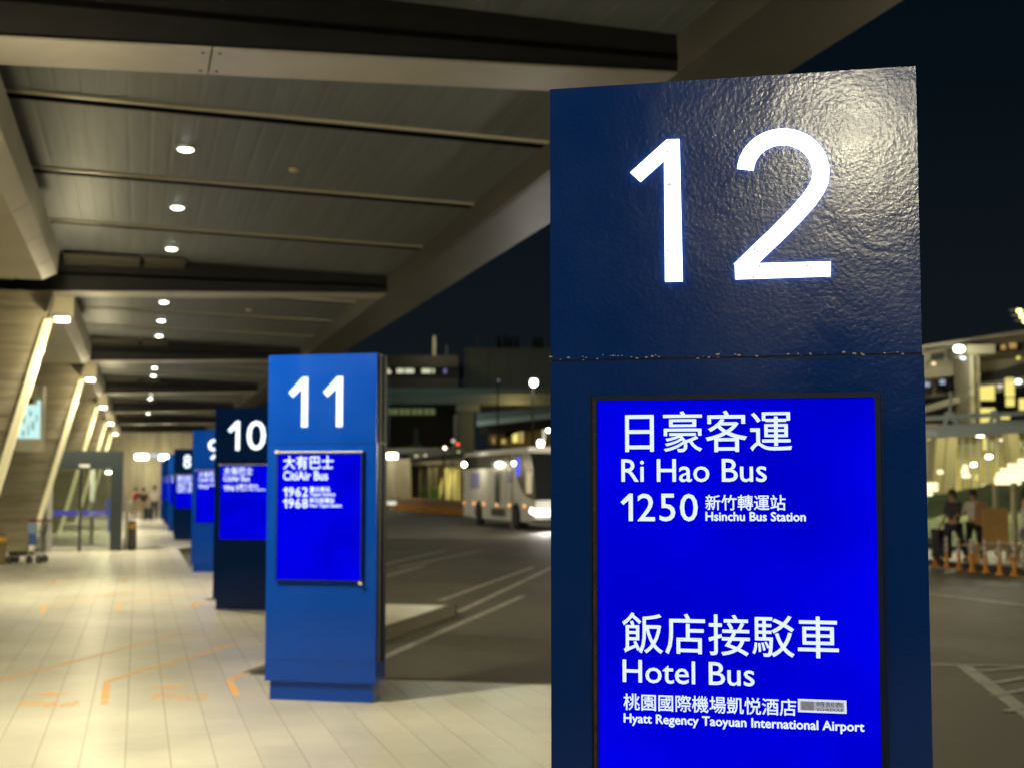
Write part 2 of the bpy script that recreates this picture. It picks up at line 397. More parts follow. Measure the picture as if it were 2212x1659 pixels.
for (x, y) in ((109, 1498), (366, 1483)):
    c = G(x, y); k = .10
    MB().add([(c.x - k * 1.9, c.y + .02, .002), (c.x, c.y - .13, .002), (c.x + k * 1.9, c.y + .02, .002), (c.x + .035, c.y + .02, .002), (c.x + .035, c.y + .12, .002), (c.x - .035, c.y + .12, .002), (c.x - .035, c.y + .02, .002)],
             [(0, 1, 2, 3, 6), (3, 4, 5, 6)]).build('floor_arrow', M_['orange'], plat)

# road paint
def rline(pts, wdt=.13, z=RZ + .004): band(MB(), [G(x, y, RZ) for x, y in pts], wdt, z).build('lane_line', M_['line'], road)
z2 = RZ + .004
for pts in ([(800, 1432), (1131, 1286)], [(988, 1322), (1230, 1207)], [(950, 1297), (1152, 1224)], [(810, 1250), (919, 1220)], [(865, 1224), (1041, 1188)], [(815, 1222), (962, 1188)],
            [(2000, 1281), (2260, 1312)], [(2000, 1434), (2075, 1435)]):
    rline(pts)
rline([(2078, 1435), (2260, 1572)], .16)
for i, (a, b) in enumerate((((2078, 1435.5), (2260, 1441)), ((2099, 1452), (2260, 1437)), ((2125, 1479), (2260, 1456)), ((2145, 1503), (2260, 1481)), ((2172, 1537), (2260, 1516)))):
    rline([a, b], .10, z2 + .004)

# ------------------------------------------------------------------ canopy roof
BY = lambda k: 11.35 + 14.6 * k
def roofh(x): return 5.97 - .028 * x
def beamh(x): return 5.37 + .030 * x
XL, XR = -3.6, 4.52
roof = empty('canopy_roof', (0, 60, 5.4), label='long grey canopy roof over the platform with dark cross beams and pale purlins', cat='canopy')
def rb(mb, name, m, **k):
    for i in range(len(mb.v)): p = mb.v[i]; mb.v[i] = (p[0], p[1] - 60, p[2] - 5.4)
    return mb.build(name, m, roof, **k)
for k in range(-2, 8):
    y = BY(k)
    mb = MB(); mb.hexa([(-2.0, y - .33, beamh(-2)), (XR, y - .33, beamh(XR)), (XR, y + .33, beamh(XR)), (-2.0, y + .33, beamh(-2)),
                        (-2.6, y - .33, 5.93), (XR, y - .33, 5.90), (XR, y + .33, 5.90), (-2.6, y + .33, 5.93)])
    rb(mb, 'cross_beam', M_['web'])
    mb = MB(); mb.box(-2.0, XR, y - .345, y - .331, 5.62, 5.66); rb(mb, 'beam_seam', M_['gap'])
    for (a, b) in ((-1.98, .50), (.515, XR - .01)):
        mb = MB(); t = .02
        mb.hexa([(a, y - .36, beamh(a) - t), (b, y - .36, beamh(b) - t), (b, y + .36, beamh(b) - t), (a, y + .36, beamh(a) - t),
                 (a, y - .36, beamh(a) - .001), (b, y - .36, beamh(b) - .001), (b, y + .36, beamh(b) - .001), (a, y + .36, beamh(a) - .001)])
        rb(mb, 'soffit_plate', M_['plate'])
    for x in (.44, .575):
        for dy in (-.25, .25):
            mb = MB(); mb.lathe([(0, -.004), (.014, -.004), (.014, 0)], 8, (x, y + dy, beamh(x) - .02)); rb(mb, 'bolt', M_['gap'])
    if k == 7: continue
    for s in range(4):
        ya, yb = y + 3.65 * s + (.33 if s == 0 else .263), y + 3.65 * (s + 1) - (.33 if s == 3 else .0)
        # ribbed ceiling sheet
        mb = MB(); n = 33; xs = []
        for i in range(n):
            x = XL + (XR - XL) * i / n; p = (XR - XL) / n
            xs += [(x, 0), (x + p * .80, 0), (x + p * .83, .0018), (x + p * .97, .0018)]
        xs.append((XR, 0)); V = []
        for (x, dz) in xs: V += [(x, ya, roofh(x) + dz), (x, yb, roofh(x) + dz)]
        mb.add(V, [(2 * i, 2 * i + 1, 2 * i + 3, 2 * i + 2) for i in range(len(xs) - 1)])
        mb.add([(XL, ya, roofh(XL) + .12), (XR, ya, roofh(XR) + .12), (XR, yb, roofh(XR) + .12), (XL, yb, roofh(XL) + .12)], [(0, 1, 2, 3)])
        rb(mb, 'ceiling_panel', M_['roof'])
        if s:
            yp = y + 3.65 * s
            mb = MB(); mb.hexa([(XL, yp - .07, roofh(XL) - .022), (XR, yp - .07, roofh(XR) - .022), (XR, yp, roofh(XR) - .022), (XL, yp, roofh(XL) - .022),
                                (XL, yp - .07, roofh(XL)), (XR, yp - .07, roofh(XR)), (XR, yp, roofh(XR)), (XL, yp, roofh(XL))])
            rb(mb, 'purlin', M_['purlin'])
            mb = MB(); mb.hexa([(XL, yp + .001, roofh(XL) - .012), (XR, yp + .001, roofh(XR) - .012), (XR, yp + .26, roofh(XR) - .012), (XL, yp + .26, roofh(XL) - .012),
                                (XL, yp + .001, roofh(XL) + .1), (XR, yp + .001, roofh(XR) + .1), (XR, yp + .26, roofh(XR) + .1), (XL, yp + .26, roofh(XL) + .1)])
            rb(mb, 'purlin_gap', M_['gap'])
for i in range(-2, 8):      # edge beam in lengths
    ya, yb = BY(i) + .01, BY(i + 1) - .01
    mb = MB(); mb.prism([(XR + .001, 5.505), (XR + .09, 5.50), (5.46, 5.50), (5.52, 5.56), (5.52, 6.25), (XR + .001, 6.10)], 'y', ya, yb)
    rb(mb, 'edge_beam', M_['edge'])
mb = MB(); mb.box(XL - 2, 5.5, -20, 118, 6.26, 6.34); rb(mb, 'roof_deck', M_['bldgd'])

for k in range(0, 6):       # short pale cover plates beside the beam heads
    y = BY(k) - .34
    for (a, b) in ((-1.35, -.05), (.03, .75)):
        mb = MB(); mb.hexa([(a, y - .50, 5.925), (b, y - .50, 5.915), (b, y - .02, 5.80), (a, y - .02, 5.80), (a, y - .50, 5.94), (b, y - .50, 5.93), (b, y - .02, 5.815), (a, y - .02, 5.815)]); rb(mb, 'cover_plate', M_['edge'])
# ceiling downlights
def downlight(y, x=.48, first=[None]):
    if first[0] is None:
        e = empty('downlight', (0, 0, 0))
        MB().lathe([(.12, 0), (.12, -.03), (.091, -.03), (.085, -.01)], 20).build('trim_ring', M_['white'], e)
        MB().lathe([(0, -.055), (.055, -.05), (.088, -.036), (.09, -.03)], 20).build('lens', E_lampc, e)
        first[0] = e
    else: e = copy_tree(first[0])
    e.location = (x, y, roofh(x) - .002)
    return e
Ys = [y for k in range(-2, 6) for y in (BY(k) + 5.45, BY(k) + 9.1, BY(k) + 12.8)]
dl = []
for y in Ys:
    if -12 < y < 90: dl.append(downlight(y))
ordn = ['nearest', 'second nearest', 'third nearest', 'fourth nearest', 'fifth nearest', 'sixth nearest', 'seventh nearest', 'eighth nearest', 'ninth nearest', 'tenth nearest', 'eleventh nearest', 'twelfth nearest', 'thirteenth nearest', 'fourteenth nearest', 'fifteenth nearest']
vis = [e for e in dl if e.location.y > 13]
for e in dl:
    if e in vis:
        i = vis.index(e); pos = ordn[i] if i < len(ordn) else 'farthest'
        tag(e, f'round ceiling downlight glowing white, {pos} of the row in the canopy ceiling', 'ceiling light', 'downlights in the canopy ceiling')
    else: tag(e, ['first', 'second', 'third', 'fourth', 'fifth', 'sixth'][min(5, dl.index(e))] + ' downlight of the row counted from behind the camera, out of frame', 'ceiling light', 'downlights in the canopy ceiling')
    near = e.location.y < 60
    light('downlight_beam', 'SPOT', (0, 0, -.07), 170 if near else 260, NEUT, e, .09, spot=radians(150), blend=.8, aim=(0, 0, -2)) if (near or vis.index(e) % 2 == 0) else None

def detector(y, x, label):
    e = empty('smoke_detector', (x, y, roofh(x) - .002), label=label, cat='detector', group='small fittings in the ceiling')
    MB().lathe([(.07, 0), (.07, -.02), (.05, -.05), (0, -.055)], 14).build('detector_body', M_['panel'], e); MB().lathe([(.08, 0), (.08, -.008), (.07, -.009)], 14).build('base_ring', M_['trimd'], e)
detector(16.6, -1.55, 'small ceiling detector left of the nearest downlight'); detector(17.4, 1.85, 'small ceiling detector right of the nearest downlight')
detector(32.0, 2.4, 'small ceiling detector right of the fourth downlight')
for x_ in (.95, 1.02): pass
# soffit boxes along the left
for k in range(-1, 7):
    y0, y1 = BY(k) + .55, BY(k) + 10.3
    e = empty('soffit_box', (-1.6, y0, 5.1)); n = 5; L_ = (y1 - y0) / n
    for i in range(n):
        a, b = y0 + L_ * i + .012, y0 + L_ * (i + 1) - .012
        sl = 1.1 if i == n - 1 else 0
        pr = [(-1.22, 5.42), (-1.22, 4.98), (-1.40, 4.86), (-4.2, 4.86), (-4.2, 5.42)]
        V = [(x, a, z) for x, z in pr] + [(x, b - (sl * (5.42 - z) / .56 * .6), z) for x, z in pr]; m = 5
        mb = MB(); mb.add(V, [tuple(range(m)), tuple(range(2 * m - 1, m - 1, -1))] + [(q, q + m, (q + 1) % m + m, (q + 1) % m) for q in range(m)])
        mb.v = [(p[0] + 1.6, p[1] - y0, p[2] - 5.1) for p in mb.v]; mb.build('cladding_panel', M_['panel'], e)
    mb = MB().box(-2.55, .33, .1, y1 - y0 - 1.3, .2, .24); mb.v = [(p[0] - .0, p[1], p[2]) for p in mb.v]; mb.build('backing', M_['gap'], e)
    tag(e, ['beige clad soffit box overhead at the camera, mostly out of frame', 'beige clad soffit box nearest at the upper left edge of the picture', 'beige clad soffit box above the nearest lit leaning column', 'beige clad soffit box above the second lit leaning column',
            'beige clad soffit box above the third lit leaning column', 'small far soffit box above the fourth leaning column', 'small far soffit box above the fifth leaning column', 'farthest soffit box above the sixth leaning column'][k + 1], 'soffit', 'soffit boxes beside the columns')

# leaning concrete fins with lit edge strips and a flood lamp
names = ['leaning board-marked concrete column behind the camera, out of the picture', 'leaning board-marked concrete column beside the camera, out of the picture', 'nearest leaning concrete column at the left edge with a lit edge strip', 'second leaning concrete column behind the cyan sign box with a lit edge strip',
         'third leaning concrete column rising above the sliding door frame', 'fourth leaning concrete column above the door frame', 'fifth leaning concrete column above the door frame',
         'sixth leaning concrete column far down the platform', 'seventh leaning concrete column far down the platform', 'eighth leaning concrete column near the end wall']
for k in range(-1, 8):
    y = BY(k) - .85 + (1.35 if k == -1 else 0); e = empty('leaning_column', (-2.75, y, 0))
    sx = .265     # lean, metres sideways per metre up
    mb = MB()
    n = 17; hh = 5.25 / n
    for i in range(n):       # one lift per board course, each a little proud or shy
        z0, z1 = i * hh, (i + 1) * hh - .006; off = random.uniform(-.006, .006)
        mb.hexa([(-2.2 + sx * z0, off, z0), (sx * z0 - .155, off, z0), (sx * z0 - .155, .9, z0), (-2.2 + sx * z0, .9, z0),
                 (-2.2 + sx * z1, off, z1), (sx * z1 - .155, off, z1), (sx * z1 - .155, .9, z1), (-2.2 + sx * z1, .9, z1)])
    mb.build('column_body', M_['concrete'], e)
    h = 4.75; MB().hexa([(-.15, -.03, 0), (-.02, -.03, 0), (-.02, .25, 0), (-.15, .25, 0), (-.15 + sx * h, -.03, h), (-.02 + sx * h, -.03, h), (-.02 + sx * h, .25, h), (-.15 + sx * h, .25, h)]).build('edge_strip', M_['strip'], e)
    lx = sx * h + .16
    f = MB().box(lx - .20, lx + .14, -.20, -.02, h + .02, h + .10).build('lamp_housing', M_['steel'], e)
    MB().box(lx - .12, lx + .11, -.18, -.03, h - .045, h + .018).build('lamp_glass', E_lamp, e)
    light('soffit_wash', 'POINT', (lx + .25, -.45, h - .45), 95, (1, .86, .52), e, .08)
    light('flood_beam', 'SPOT', (lx + .12, -.12, h - .10), (1350 if k != -1 else 470), (1, .91, .64), e, .11, aim=(lx + 2.6, 1.2, 0), spot=radians(165), blend=.5)
    tag(e, names[k + 1], 'column', 'leaning concrete columns along the left')
# leaning dark glazed wall behind the fins
e = empty('glazed_wall', (-4.9, 60, 0), label='dark leaning glass wall in the shade between the concrete columns', cat='glass wall')
for k in range(-1, 8):
    ya, yb = BY(k - 1) + .15, BY(k) - .95
    for j in range(4):
        a = ya + (yb - ya) * j / 4 + .05; b = ya + (yb - ya) * (j + 1) / 4 - .05
        MB().hexa([(-.05, a - 60, 0), (.0, a - 60, 0), (.0, b - 60, 0), (-.05, b - 60, 0), (1.30, a - 60, 5.2), (1.35, a - 60, 5.2), (1.35, b - 60, 5.2), (1.30, b - 60, 5.2)]).build('pane', M_['darkglass'], e)
        MB().bar((.0, b - 60 + .05, 0), (1.36, b - 60 + .05, 5.2), .09, .10).build('mullion', M_['black'], e)
wl = MB().box(-7.2, -6.9, -30, 118, 0, 6.2).build('terminal_wall', M_['bldgd']); tag(wl, 'dark terminal wall behind the leaning glass on the left', 'wall')

# ------------------------------------------------------------------ bus-stop pillars
def faceuv(x, y, O):
    d = ray(x, y); t = (Vector((O[0], O[1], 0)) - CAM).dot(N) / d.dot(N); p = CAM + d * t
    return ((p - Vector((O[0], O[1], 0))).dot(U), p.z)
PW, PD, PH = 1.02, .27, 3.03
def flat(mb, v, f, y):      # lettering in the plane of the face, local frame x right, -y towards the viewer
    mb.add([(p[0], y, p[1]) for p in v], f)
def solid(mb, outline, y0, y1):
    n = len(outline)
    mb.add([(p[0], y0, p[1]) for p in outline] + [(p[0], y1, p[1]) for p in outline], [tuple(range(n)), tuple(range(2 * n - 1, n - 1, -1))] + [(i, i + n, (i + 1) % n + n, (i + 1) % n) for i in range(n)])
def stroke_quads(mb, pts, wdt, y0, y1):
    L_, R_ = [], []; pts = [Vector(p) for p in pts]
    for i, p in enumerate(pts):
        d = (pts[min(i + 1, len(pts) - 1)] - pts[max(i - 1, 0)]).normalized(); n = Vector((-d.y, d.x)) * wdt / 2
        L_.append(p + n); R_.append(p - n)
    V = [(p.x, y, p.y) for y in (y0, y1) for p in L_ + R_]; m = len(pts); F = []
    for i in range(m - 1):
        F += [(i, i + 1, m + i + 1, m + i), (2 * m + i, 3 * m + i, 3 * m + i + 1, 2 * m + i + 1), (i, 2 * m + i, 2 * m + i + 1, i + 1), (m + i, m + i + 1, 3 * m + i + 1, 3 * m + i)]
    F += [(0, m, 3 * m, 2 * m), (m - 1, 3 * m - 1, 4 * m - 1, 2 * m - 1)]
    mb.add(V, F)
def pillar_base(O, pm=None, trims=True):
    pm = pm or M_['navy']
    e = empty('bus_stop_pillar', (O[0], O[1], 0), -A)
    def bx(x0, x1, y0, y1, z0, z1): return MB().box(x0, x1, y0, y1, z0, z1)
    bx(.035, PW - .035, .035, PD - .035, 0, .168).build('plinth', pm, e)
    bx(0, PW, 0, PD, .168, .345).build('lower_panel', pm, e)
    bx(.004, PW - .004, .004, PD - .004, .345, 2.246).build('joint_core', M_['navyt'], e)
    bx(0, PW, 0, PD, .350, 2.240).build('body_panel', pm, e)
    bx(0, PW - .005, 0, PD, 2.246, PH).build('head_panel', pm, e)
    for (x, z) in ((.12, .315), (.50, .315), (PW - .07, .315)): MB().box(x - .008, x + .008, -.003, -.0005, z - .008, z + .008).build('screw', M_['navyt'], e)
    for z0, z1 in ((.35, 2.24), (2.25, PH - .004)) if trims else ():
        bx(PW + .0005, PW + .006, .05, .11, z0, z1).build('side_trim', M_['trimd'], e)
        bx(PW + .0005, PW + .008, .16, PD - .02, z0, z1).build('side_trim', M_['navyt'], e)
    return e
def screen(e, u0, u1, h0, h1, proud, trim):
    fr = MB(); b = .014
    for (x0, x1, z0, z1) in ((u0 - b, u1 + b, h1, h1 + b), (u0 - b, u1 + b, h0 - b, h0), (u0 - b, u0, h0, h1), (u1, u1 + b, h0, h1)):
        fr.box(x0, x1, -proud, -.0005, z0, z1)
    f = fr.build('screen_frame', trim, e)
    s = MB().box(u0 + .0005, u1 - .0005, -proud + .004, -.001, h0 + .0005, h1 - .0005).build('display', E_blue, e)
    return s, -proud + .0025
def write(parent, items, y, m=None, name='lettering'):
    for it in items:
        s, u0, u1, h0, h1, mode = it[:6]; k = it[6] if len(it) > 6 else 0
        vf = number(s, .13) if mode == 'num' else textmesh(s)
        v, f = fit(vf, u0, u1, h0, h1, {'num': True, 'cap': 'cap', 'box': False}[mode])
        mb = MB(); flat(mb, v, f, y)
        for q, (dx, dz) in enumerate(((k, 0), (-k, 0), (0, k), (0, -k)) if k else ()):
            flat(mb, [(p[0] + dx, p[1] + dz) for p in v], f, y + .0002 * (q + 1))
        mb.build(name, m or E_txt, parent)

# pillar 12 -----------------------------------------------------------------
O12 = (1.125, 3.705)
p12 = pillar_base(O12, trims=False)
tag(p12, 'large navy pillar in front showing 12 with Ri Hao Bus and Hotel Bus on its blue screen', 'bus stop pillar', 'numbered bus stop pillars')
u0, _ = faceuv(1290, 862, O12); u1, h1 = faceuv(1887, 858, O12)
s12, yt = screen(p12, .1345, .889, 1.00, h1, .010, M_['navyt'])
MB().box(.1155, .1195, -.012, -.0005, .98, h1 + .018).build('screen_bead', M_['navyt'], p12)
MB().box(.1345 - .012, .1345 - .003, -.0112, -.0102, 1.0, h1).build('grime_strip', M_['grime'], p12)
MB().box(.889 + .014 + .003, .889 + .020, -.012, -.0005, .98, h1 + .018).build('screen_bead', M_['navyt'], p12)
def c1(cx, cy): return ((2250 + cx / 1.8433) / 1.7893, (1500 + cy / 1.8433) / 1.7893)
def c2(cx, cy): return ((2250 + cx / 1.8433) / 1.7893, (2300 + cy / 1.8433) / 1.7893)
def item(s, fn, xl, ytop, ybot, xr, mode, k=0):
    a = faceuv(*fn(xl, ytop), O12); b = faceuv(*fn(xl, ybot), O12); c = faceuv(*fn(xr, ybot), O12)
    return (s, a[0], c[0], b[1], a[1], mode, k)
write(s12, [item('日豪客運', c1, 310, 170, 455, 1495, 'box', .0008),
            item('Ri Hao Bus', c1, 283, 507, 663, 1315, 'cap', .0007),
            item('1250', c1, 277, 750, 942, 825, 'num', .0007),
            item('新竹轉運站', c1, 880, 758, 866, 1450, 'box', .0006),
            item('Hsinchu Bus Station', c1, 882, 880, 940, 1592, 'cap', .0010),
            item('飯店接駁車', c2, 290, 118, 405, 1828, 'box', .0008),
            item('Hotel Bus', c2, 292, 455, 612, 1228, 'cap', .0007),
            item('桃園國際機場凱悦酒店', c2, 298, 695, 812, 1525, 'box', .0006),
            item('Hyatt Regency Taoyuan International Airport', c2, 300, 838, 900, 2008, 'cap', .0010)], yt)
a = faceuv(*c2(1537, 733), O12); b = faceuv(*c2(1885, 875), O12)
gm = emit('sticker_pale', (.62, .66, .78), .55); gb = emit('sticker_rim', (.85, .92, 1), .85); gk = mat('sticker_ink', (.02, .02, .03), .6)
ax, az, bx_, bz = a[0], a[1], b[0], b[1] + .013
st = MB().box(ax, bx_, yt - .0012, yt - .0003, bz, az).build('schedule_sticker', gb, s12)
MB().box(ax + .006, bx_ - .006, yt - .0018, yt - .0013, bz + .006, az - .006).build('sticker_face', gm, s12)
wd = bx_ - ax; hd = az - bz
write(s12, [('時刻表', ax + wd * .39, bx_ - wd * .07, bz + hd * .46, bz + hd * .86, 'box'), ('SCHEDULE', ax + wd * .39, bx_ - wd * .07, bz + hd * .14, bz + hd * .34, 'cap')], yt - .0021, gk, 'sticker_print')
MB().box(ax + wd * .07, ax + wd * .33, yt - .0021, yt - .0019, bz + hd * .16, bz + hd * .84).build('sticker_patch', mat('sticker_grey', (.22, .22, .27), .6, var=.3, vscale=120, emis=(.3, .3, .4), es=.35), s12)
def c8(cx, cy): return faceuv((2100 + .7835 * cx) / 1.7893, (200 + .7835 * cy) / 1.7893, O12)
d1 = MB(); solid(d1, [c8(*p) for p in ((430, 600), (480, 645), (597, 540), (602, 1137), (688, 1135), (672, 436), (610, 438))], -.007, -.0005)
d1.build('number_digit', E_dig, p12)
d2 = MB(); cc = [c8(cx, cy) for cx, cy in [(997, 585)] + [(1183 - 186 * cos(t) + 0, 595 - 171 * sin(t)) for t in [radians(q) for q in range(12, 181, 8)]] + [(1366, 640), (1345, 685), (1310, 735), (1250, 803), (1150, 905), (1050, 1000), (969, 1079)]]
wd2 = (Vector(c8(597, 800)) - Vector(c8(677, 798))).length
stroke_quads(d2, cc, wd2, -.007, -.0005)
solid(d2, [c8(*p) for p in ((945, 1050), (948, 1125), (1417, 1110), (1418, 1038))], -.0072, -.0006)
d2.build('number_digit', E_dig, p12)
# chipped paint crumbs along the seam
mb = MB(); rr = random.Random(3)
for i in range(46):
    x = rr.random() ** 1.4 * 1.0; s_ = rr.uniform(.0015, .0045); z = 2.246 + rr.uniform(-.004, .012) * (1 if x < .6 else .6)
    solid(mb, [(x + s_ * cos(q) * rr.uniform(.6, 1.6), z + s_ * sin(q) * .6) for q in (0, 1.3, 2.6, 3.9, 5.2)], -.0012, -.0001)
mb.build('paint_chip', M_['chip'], p12, kind='stuff')

# pillars 11 to 5 -------------------------------------------------------------
def pillar(O, num, label, digs, lines, m=None, pm=None):
    m = m or E_dig2; e = pillar_base(O, pm); tag(e, label, 'bus stop pillar', 'numbered bus stop pillars')
    s, y = screen(e, .112, .885, 1.055, 2.150, .035, M_['navyt'])
    MB().box(.095, .902, -.04, -.002, 2.166, 2.176).build('screen_top_trim', M_['white'], e)
    MB().box(.092, .122, -.055, -.036, 2.158, 2.185).build('trim_bracket', M_['panel'], e)
    MB().box(.875, .905, -.05, -.036, 1.02, 1.045).build('trim_bracket', M_['panel'], e)
    for (ch, a_, b_) in digs:
        v, f = fit(number(ch), a_, b_, 2.39, 2.83); mb = MB(); flat(mb, v, f, -.006); flat(mb, v, f, -.004)
        # give the digit its edge
        ed = {}
        for q in f:
            for i in range(len(q)):
                k = (q[i], q[(i + 1) % len(q)]); ed[k] = 1
        for (i, j) in ed:
            if (j, i) not in ed: mb.add([(v[i][0], -.006, v[i][1]), (v[j][0], -.006, v[j][1]), (v[j][0], -.0005, v[j][1]), (v[i][0], -.0005, v[i][1])], [(0, 1, 2, 3)])
        mb.build('number_digit', m, e)
    write(s, lines, y, E_txt2)
    return e
std = lambda big, num, sub, en: [('大有巴士', .165, .63, 2.02, 2.135, 'box', .002), ('CitiAir Bus', .165, .58, 1.925, 2.00, 'cap', .002)]
sm = [('1962', .165, .395, 1.78, 1.86, 'num', .002), ('臺北車站', .415, .60, 1.822, 1.865, 'box', .001), ('Taipei Station', .415, .65, 1.785, 1.815, 'cap', .001),
      ('1968', .165, .395, 1.68, 1.76, 'num', .002), ('新北板橋站', .415, .64, 1.725, 1.768, 'box', .001), ('New Taipei Station', .415, .71, 1.688, 1.716, 'cap', .001)]
pillar((1.105, 12.30), '11', 'navy pillar showing 11, paint lightened as if brightly lit, with two route rows on its screen', [('1', .195, .375), ('1', .520, .700)], std(0, 0, 0, 0) + sm, pm=M_['blue'])
pillar((1.114, 21.2), '10', 'navy pillar showing 10, paint darkened as if in shade, half hidden behind the pillar numbered 11', [('1', .21, .40), ('0', .52, .82)], std(0, 0, 0, 0) + [('1961', .165, .395, 1.78, 1.86, 'num', .002), ('臺北車站', .415, .72, 1.83, 1.875, 'box', .001), ('Taipei Main Station', .415, .84, 1.785, 1.815, 'cap', .001)], pm=M_['navy_shaded'])
pillar((1.12, 30.28), '9', 'navy pillar showing 9, paint lightened as if lamplit, between the pillars numbered 10 and 8', [('9', .36, .64)], std(0, 0, 0, 0) + [('1960', .165, .395, 1.78, 1.86, 'num', .002), ('市府轉運站', .415, .72, 1.83, 1.875, 'box', .001)], pm=M_['blue'])
pillar((1.14, 47.3), '8', 'navy pillar showing 8, paint darkened as if in shade, with a crowded white timetable on its screen', [('8', .36, .62)],
       [('國光客運', .165, .80, 2.01, 2.13, 'box', .003), ('Kuo Kuang Bus', .165, .84, 1.92, 1.99, 'cap', .003), ('1819 1840', .165, .84, 1.80, 1.885, 'cap', .003), ('1843 1860', .165, .84, 1.69, 1.775, 'cap', .003), ('1841 9005', .165, .84, 1.585, 1.665, 'cap', .003)], pm=M_['navy_shaded'])
pillar((1.14, 56.2), '7', 'far narrow navy pillar showing 7, just left of the pillar numbered 8', [('7', .36, .62)], std(0, 0, 0, 0))
pillar((1.14, 65.1), '6', 'very far navy pillar showing 6 behind the pillar numbered 7', [('6', .36, .62)], std(0, 0, 0, 0))
pillar((1.14, 74.0), '5', 'farthest navy pillar of the row, beside the group of people', [('5', .36, .62)], std(0, 0, 0, 0))

# ------------------------------------------------------------------ left side things
# hanging lit sign box between the first two columns
d0 = AT(64, 900, 31.5)
e = empty('sign_box', d0, -radians(6), label='beige sign box with a lit cyan screen hanging between two leaning columns', cat='sign')
MB().box(-.30, .30, 0, .30, -.80, .72).build('housing', M_['panel'], e)
MB().box(-.24, .24, -.012, -.001, -.50, .28).build('screen', E_cy, e)
for (x, z, a_, b_) in ((-.13, -.38, .03, .07), (-.02, -.30, .02, .12), (.08, -.2, .035, .10), (.16, -.02, .02, .09), (-.12, -.05, .025, .1), (.02, .08, .03, .06)): MB().box(x - a_, x + a_, -.016, -.0125, z - b_, z + b_).build('screen_print', mat('sign_teal', (.12, .3, .3), .5, emis=(.35, .65, .62), es=.55), e)
MB().box(-.10, .06, -.02, -.013, .29, .44).build('black_symbol', M_['black'], e)
for (x, z, s) in ((-.18, .48, .055), (.20, .33, .05)):
    MB().lathe([(0, 0), (s, 0), (s, .02)], 14).build('lit_symbol', E_cy, e, M=Matrix.Translation((x, -.013, z)) @ Matrix.Rotation(radians(90), 4, 'X'))
for x in (-.2, 0, .2): MB().box(x - .02, x + .02, -.004, -.001, .5, .70).build('housing_rib', M_['steel'], e)

# sliding door lobby
zd = 38.4
DL = G(92, 1189); DR = G(262, 1189); Yd = DR.y
e = empty('sliding_door_lobby', (DL.x, Yd, 0), label='dark framed glass sliding door lobby with a blue band across its panes', cat='door')
W_ = DR.x - DL.x; H_ = 2.78
def fb(x0, x1, y0, y1, z0, z1, n, m): return MB().box(x0, x1, y0, y1, z0, z1).build(n, m, e)
fb(0, W_, 0, .9, 2.28, H_, 'header', M_['frame']); fb(W_ - .32, W_, .0, .9, 0, 2.279, 'side_post', M_['frame']); fb(0, .12, 0, .12, 0, 2.279, 'side_post', M_['frame'])
fb(W_ * .47 - .04, W_ * .47 + .04, .05, .12, 0, 2.279, 'centre_post', M_['black'])
fb(.12, .26, .05, .12, 0, 2.2, 'door_stile', M_['steel'])
for (a_, b_) in ((.27, W_ * .47 - .05), (W_ * .47 + .05, W_ - .33)):
    dr = fb(a_, b_, .09, .10, .14, 2.27, 'glass_pane', M_['glass'])
    fb(a_, b_, .075, .089, .02, .14, 'bottom_rail', M_['white'])
    fb(a_, b_, .082, .0865, .98, 1.13, 'blue_band', mat('blue_band_film', (.035, .04, .42), .5, emis=(.05, .06, .5), es=.12))
v, f = fit(textmesh('自動門 AUTO DOOR'), W_ * .58, W_ * .78, 1.02, 1.09, False); mb = MB(); flat(mb, v, f, .080); mb.build('lettering', M_['white'], e)
fb(W_ * .45, W_ * .58, -.04, -.001, 2.33, 2.41, 'door_sensor', M_['white'])
fb(W_ * .78, W_ * .80 + .2, .3, .5, 2.16, 2.22, 'lobby_lamp', E_lampc)
fb(.3, W_ - .4, 1.9, 1.96, .03, .10, 'rear_rail', M_['steel']); fb(W_ * .56, W_ * .62, 1.9, 1.98, 0, 2.28, 'rear_post', M_['white'])
# kiosk seen through the glass
k = G(213, 1150); e = MB().box(-.18, .18, -.1, .1, 0, 1.25).box(-.25, .25, -.12, -.101, .75, 1.3).build('blue_kiosk', mat('kiosk_blue', (.06, .08, .35), .5)); e.location = (-.95, 56, 0)
tag(e, 'small blue kiosk standing behind the glass sliding doors', 'kiosk')
# white barrier posts right of the lobby
mb = MB(); q = G(272, 1186); e = empty('white_post', q, label='slim pale post with a flared foot standing at the right of the door lobby', cat='post')
MB().lathe([(.11, 0), (.09, .12), (.055, .4), (.05, 1.45), (.0, 1.47)], 14).build('post_body', M_['white'], e)
MB().lathe([(.14, 0), (.14, .03), (.10, .05)], 14).build('foot', M_['panel'], e)
# bollards
def bollard(loc, h, r, m, label):
    e = empty('bollard', loc, label=label, cat='bollard', group='bollards with a yellow ring')
    MB().lathe([(r, 0), (r, h - .01), (r * .8, h), (0, h)], 18).build('bollard_body', m, e)
    MB().lathe([(r + .004, h * .74), (r + .004, h * .88)], 18).build('yellow_ring', M_['yellow'], e)
bollard(G(285, 1187), .82, .115, mat('bollard_grey', (.07, .065, .055), .5), 'dark grey bollard with a yellow ring right of the sliding doors')
bollard(G(0, 1218), .72, .13, mat('bollard_bronze', (.20, .15, .06), .5), 'bronze bollard with a yellow top ring cut by the left picture edge')
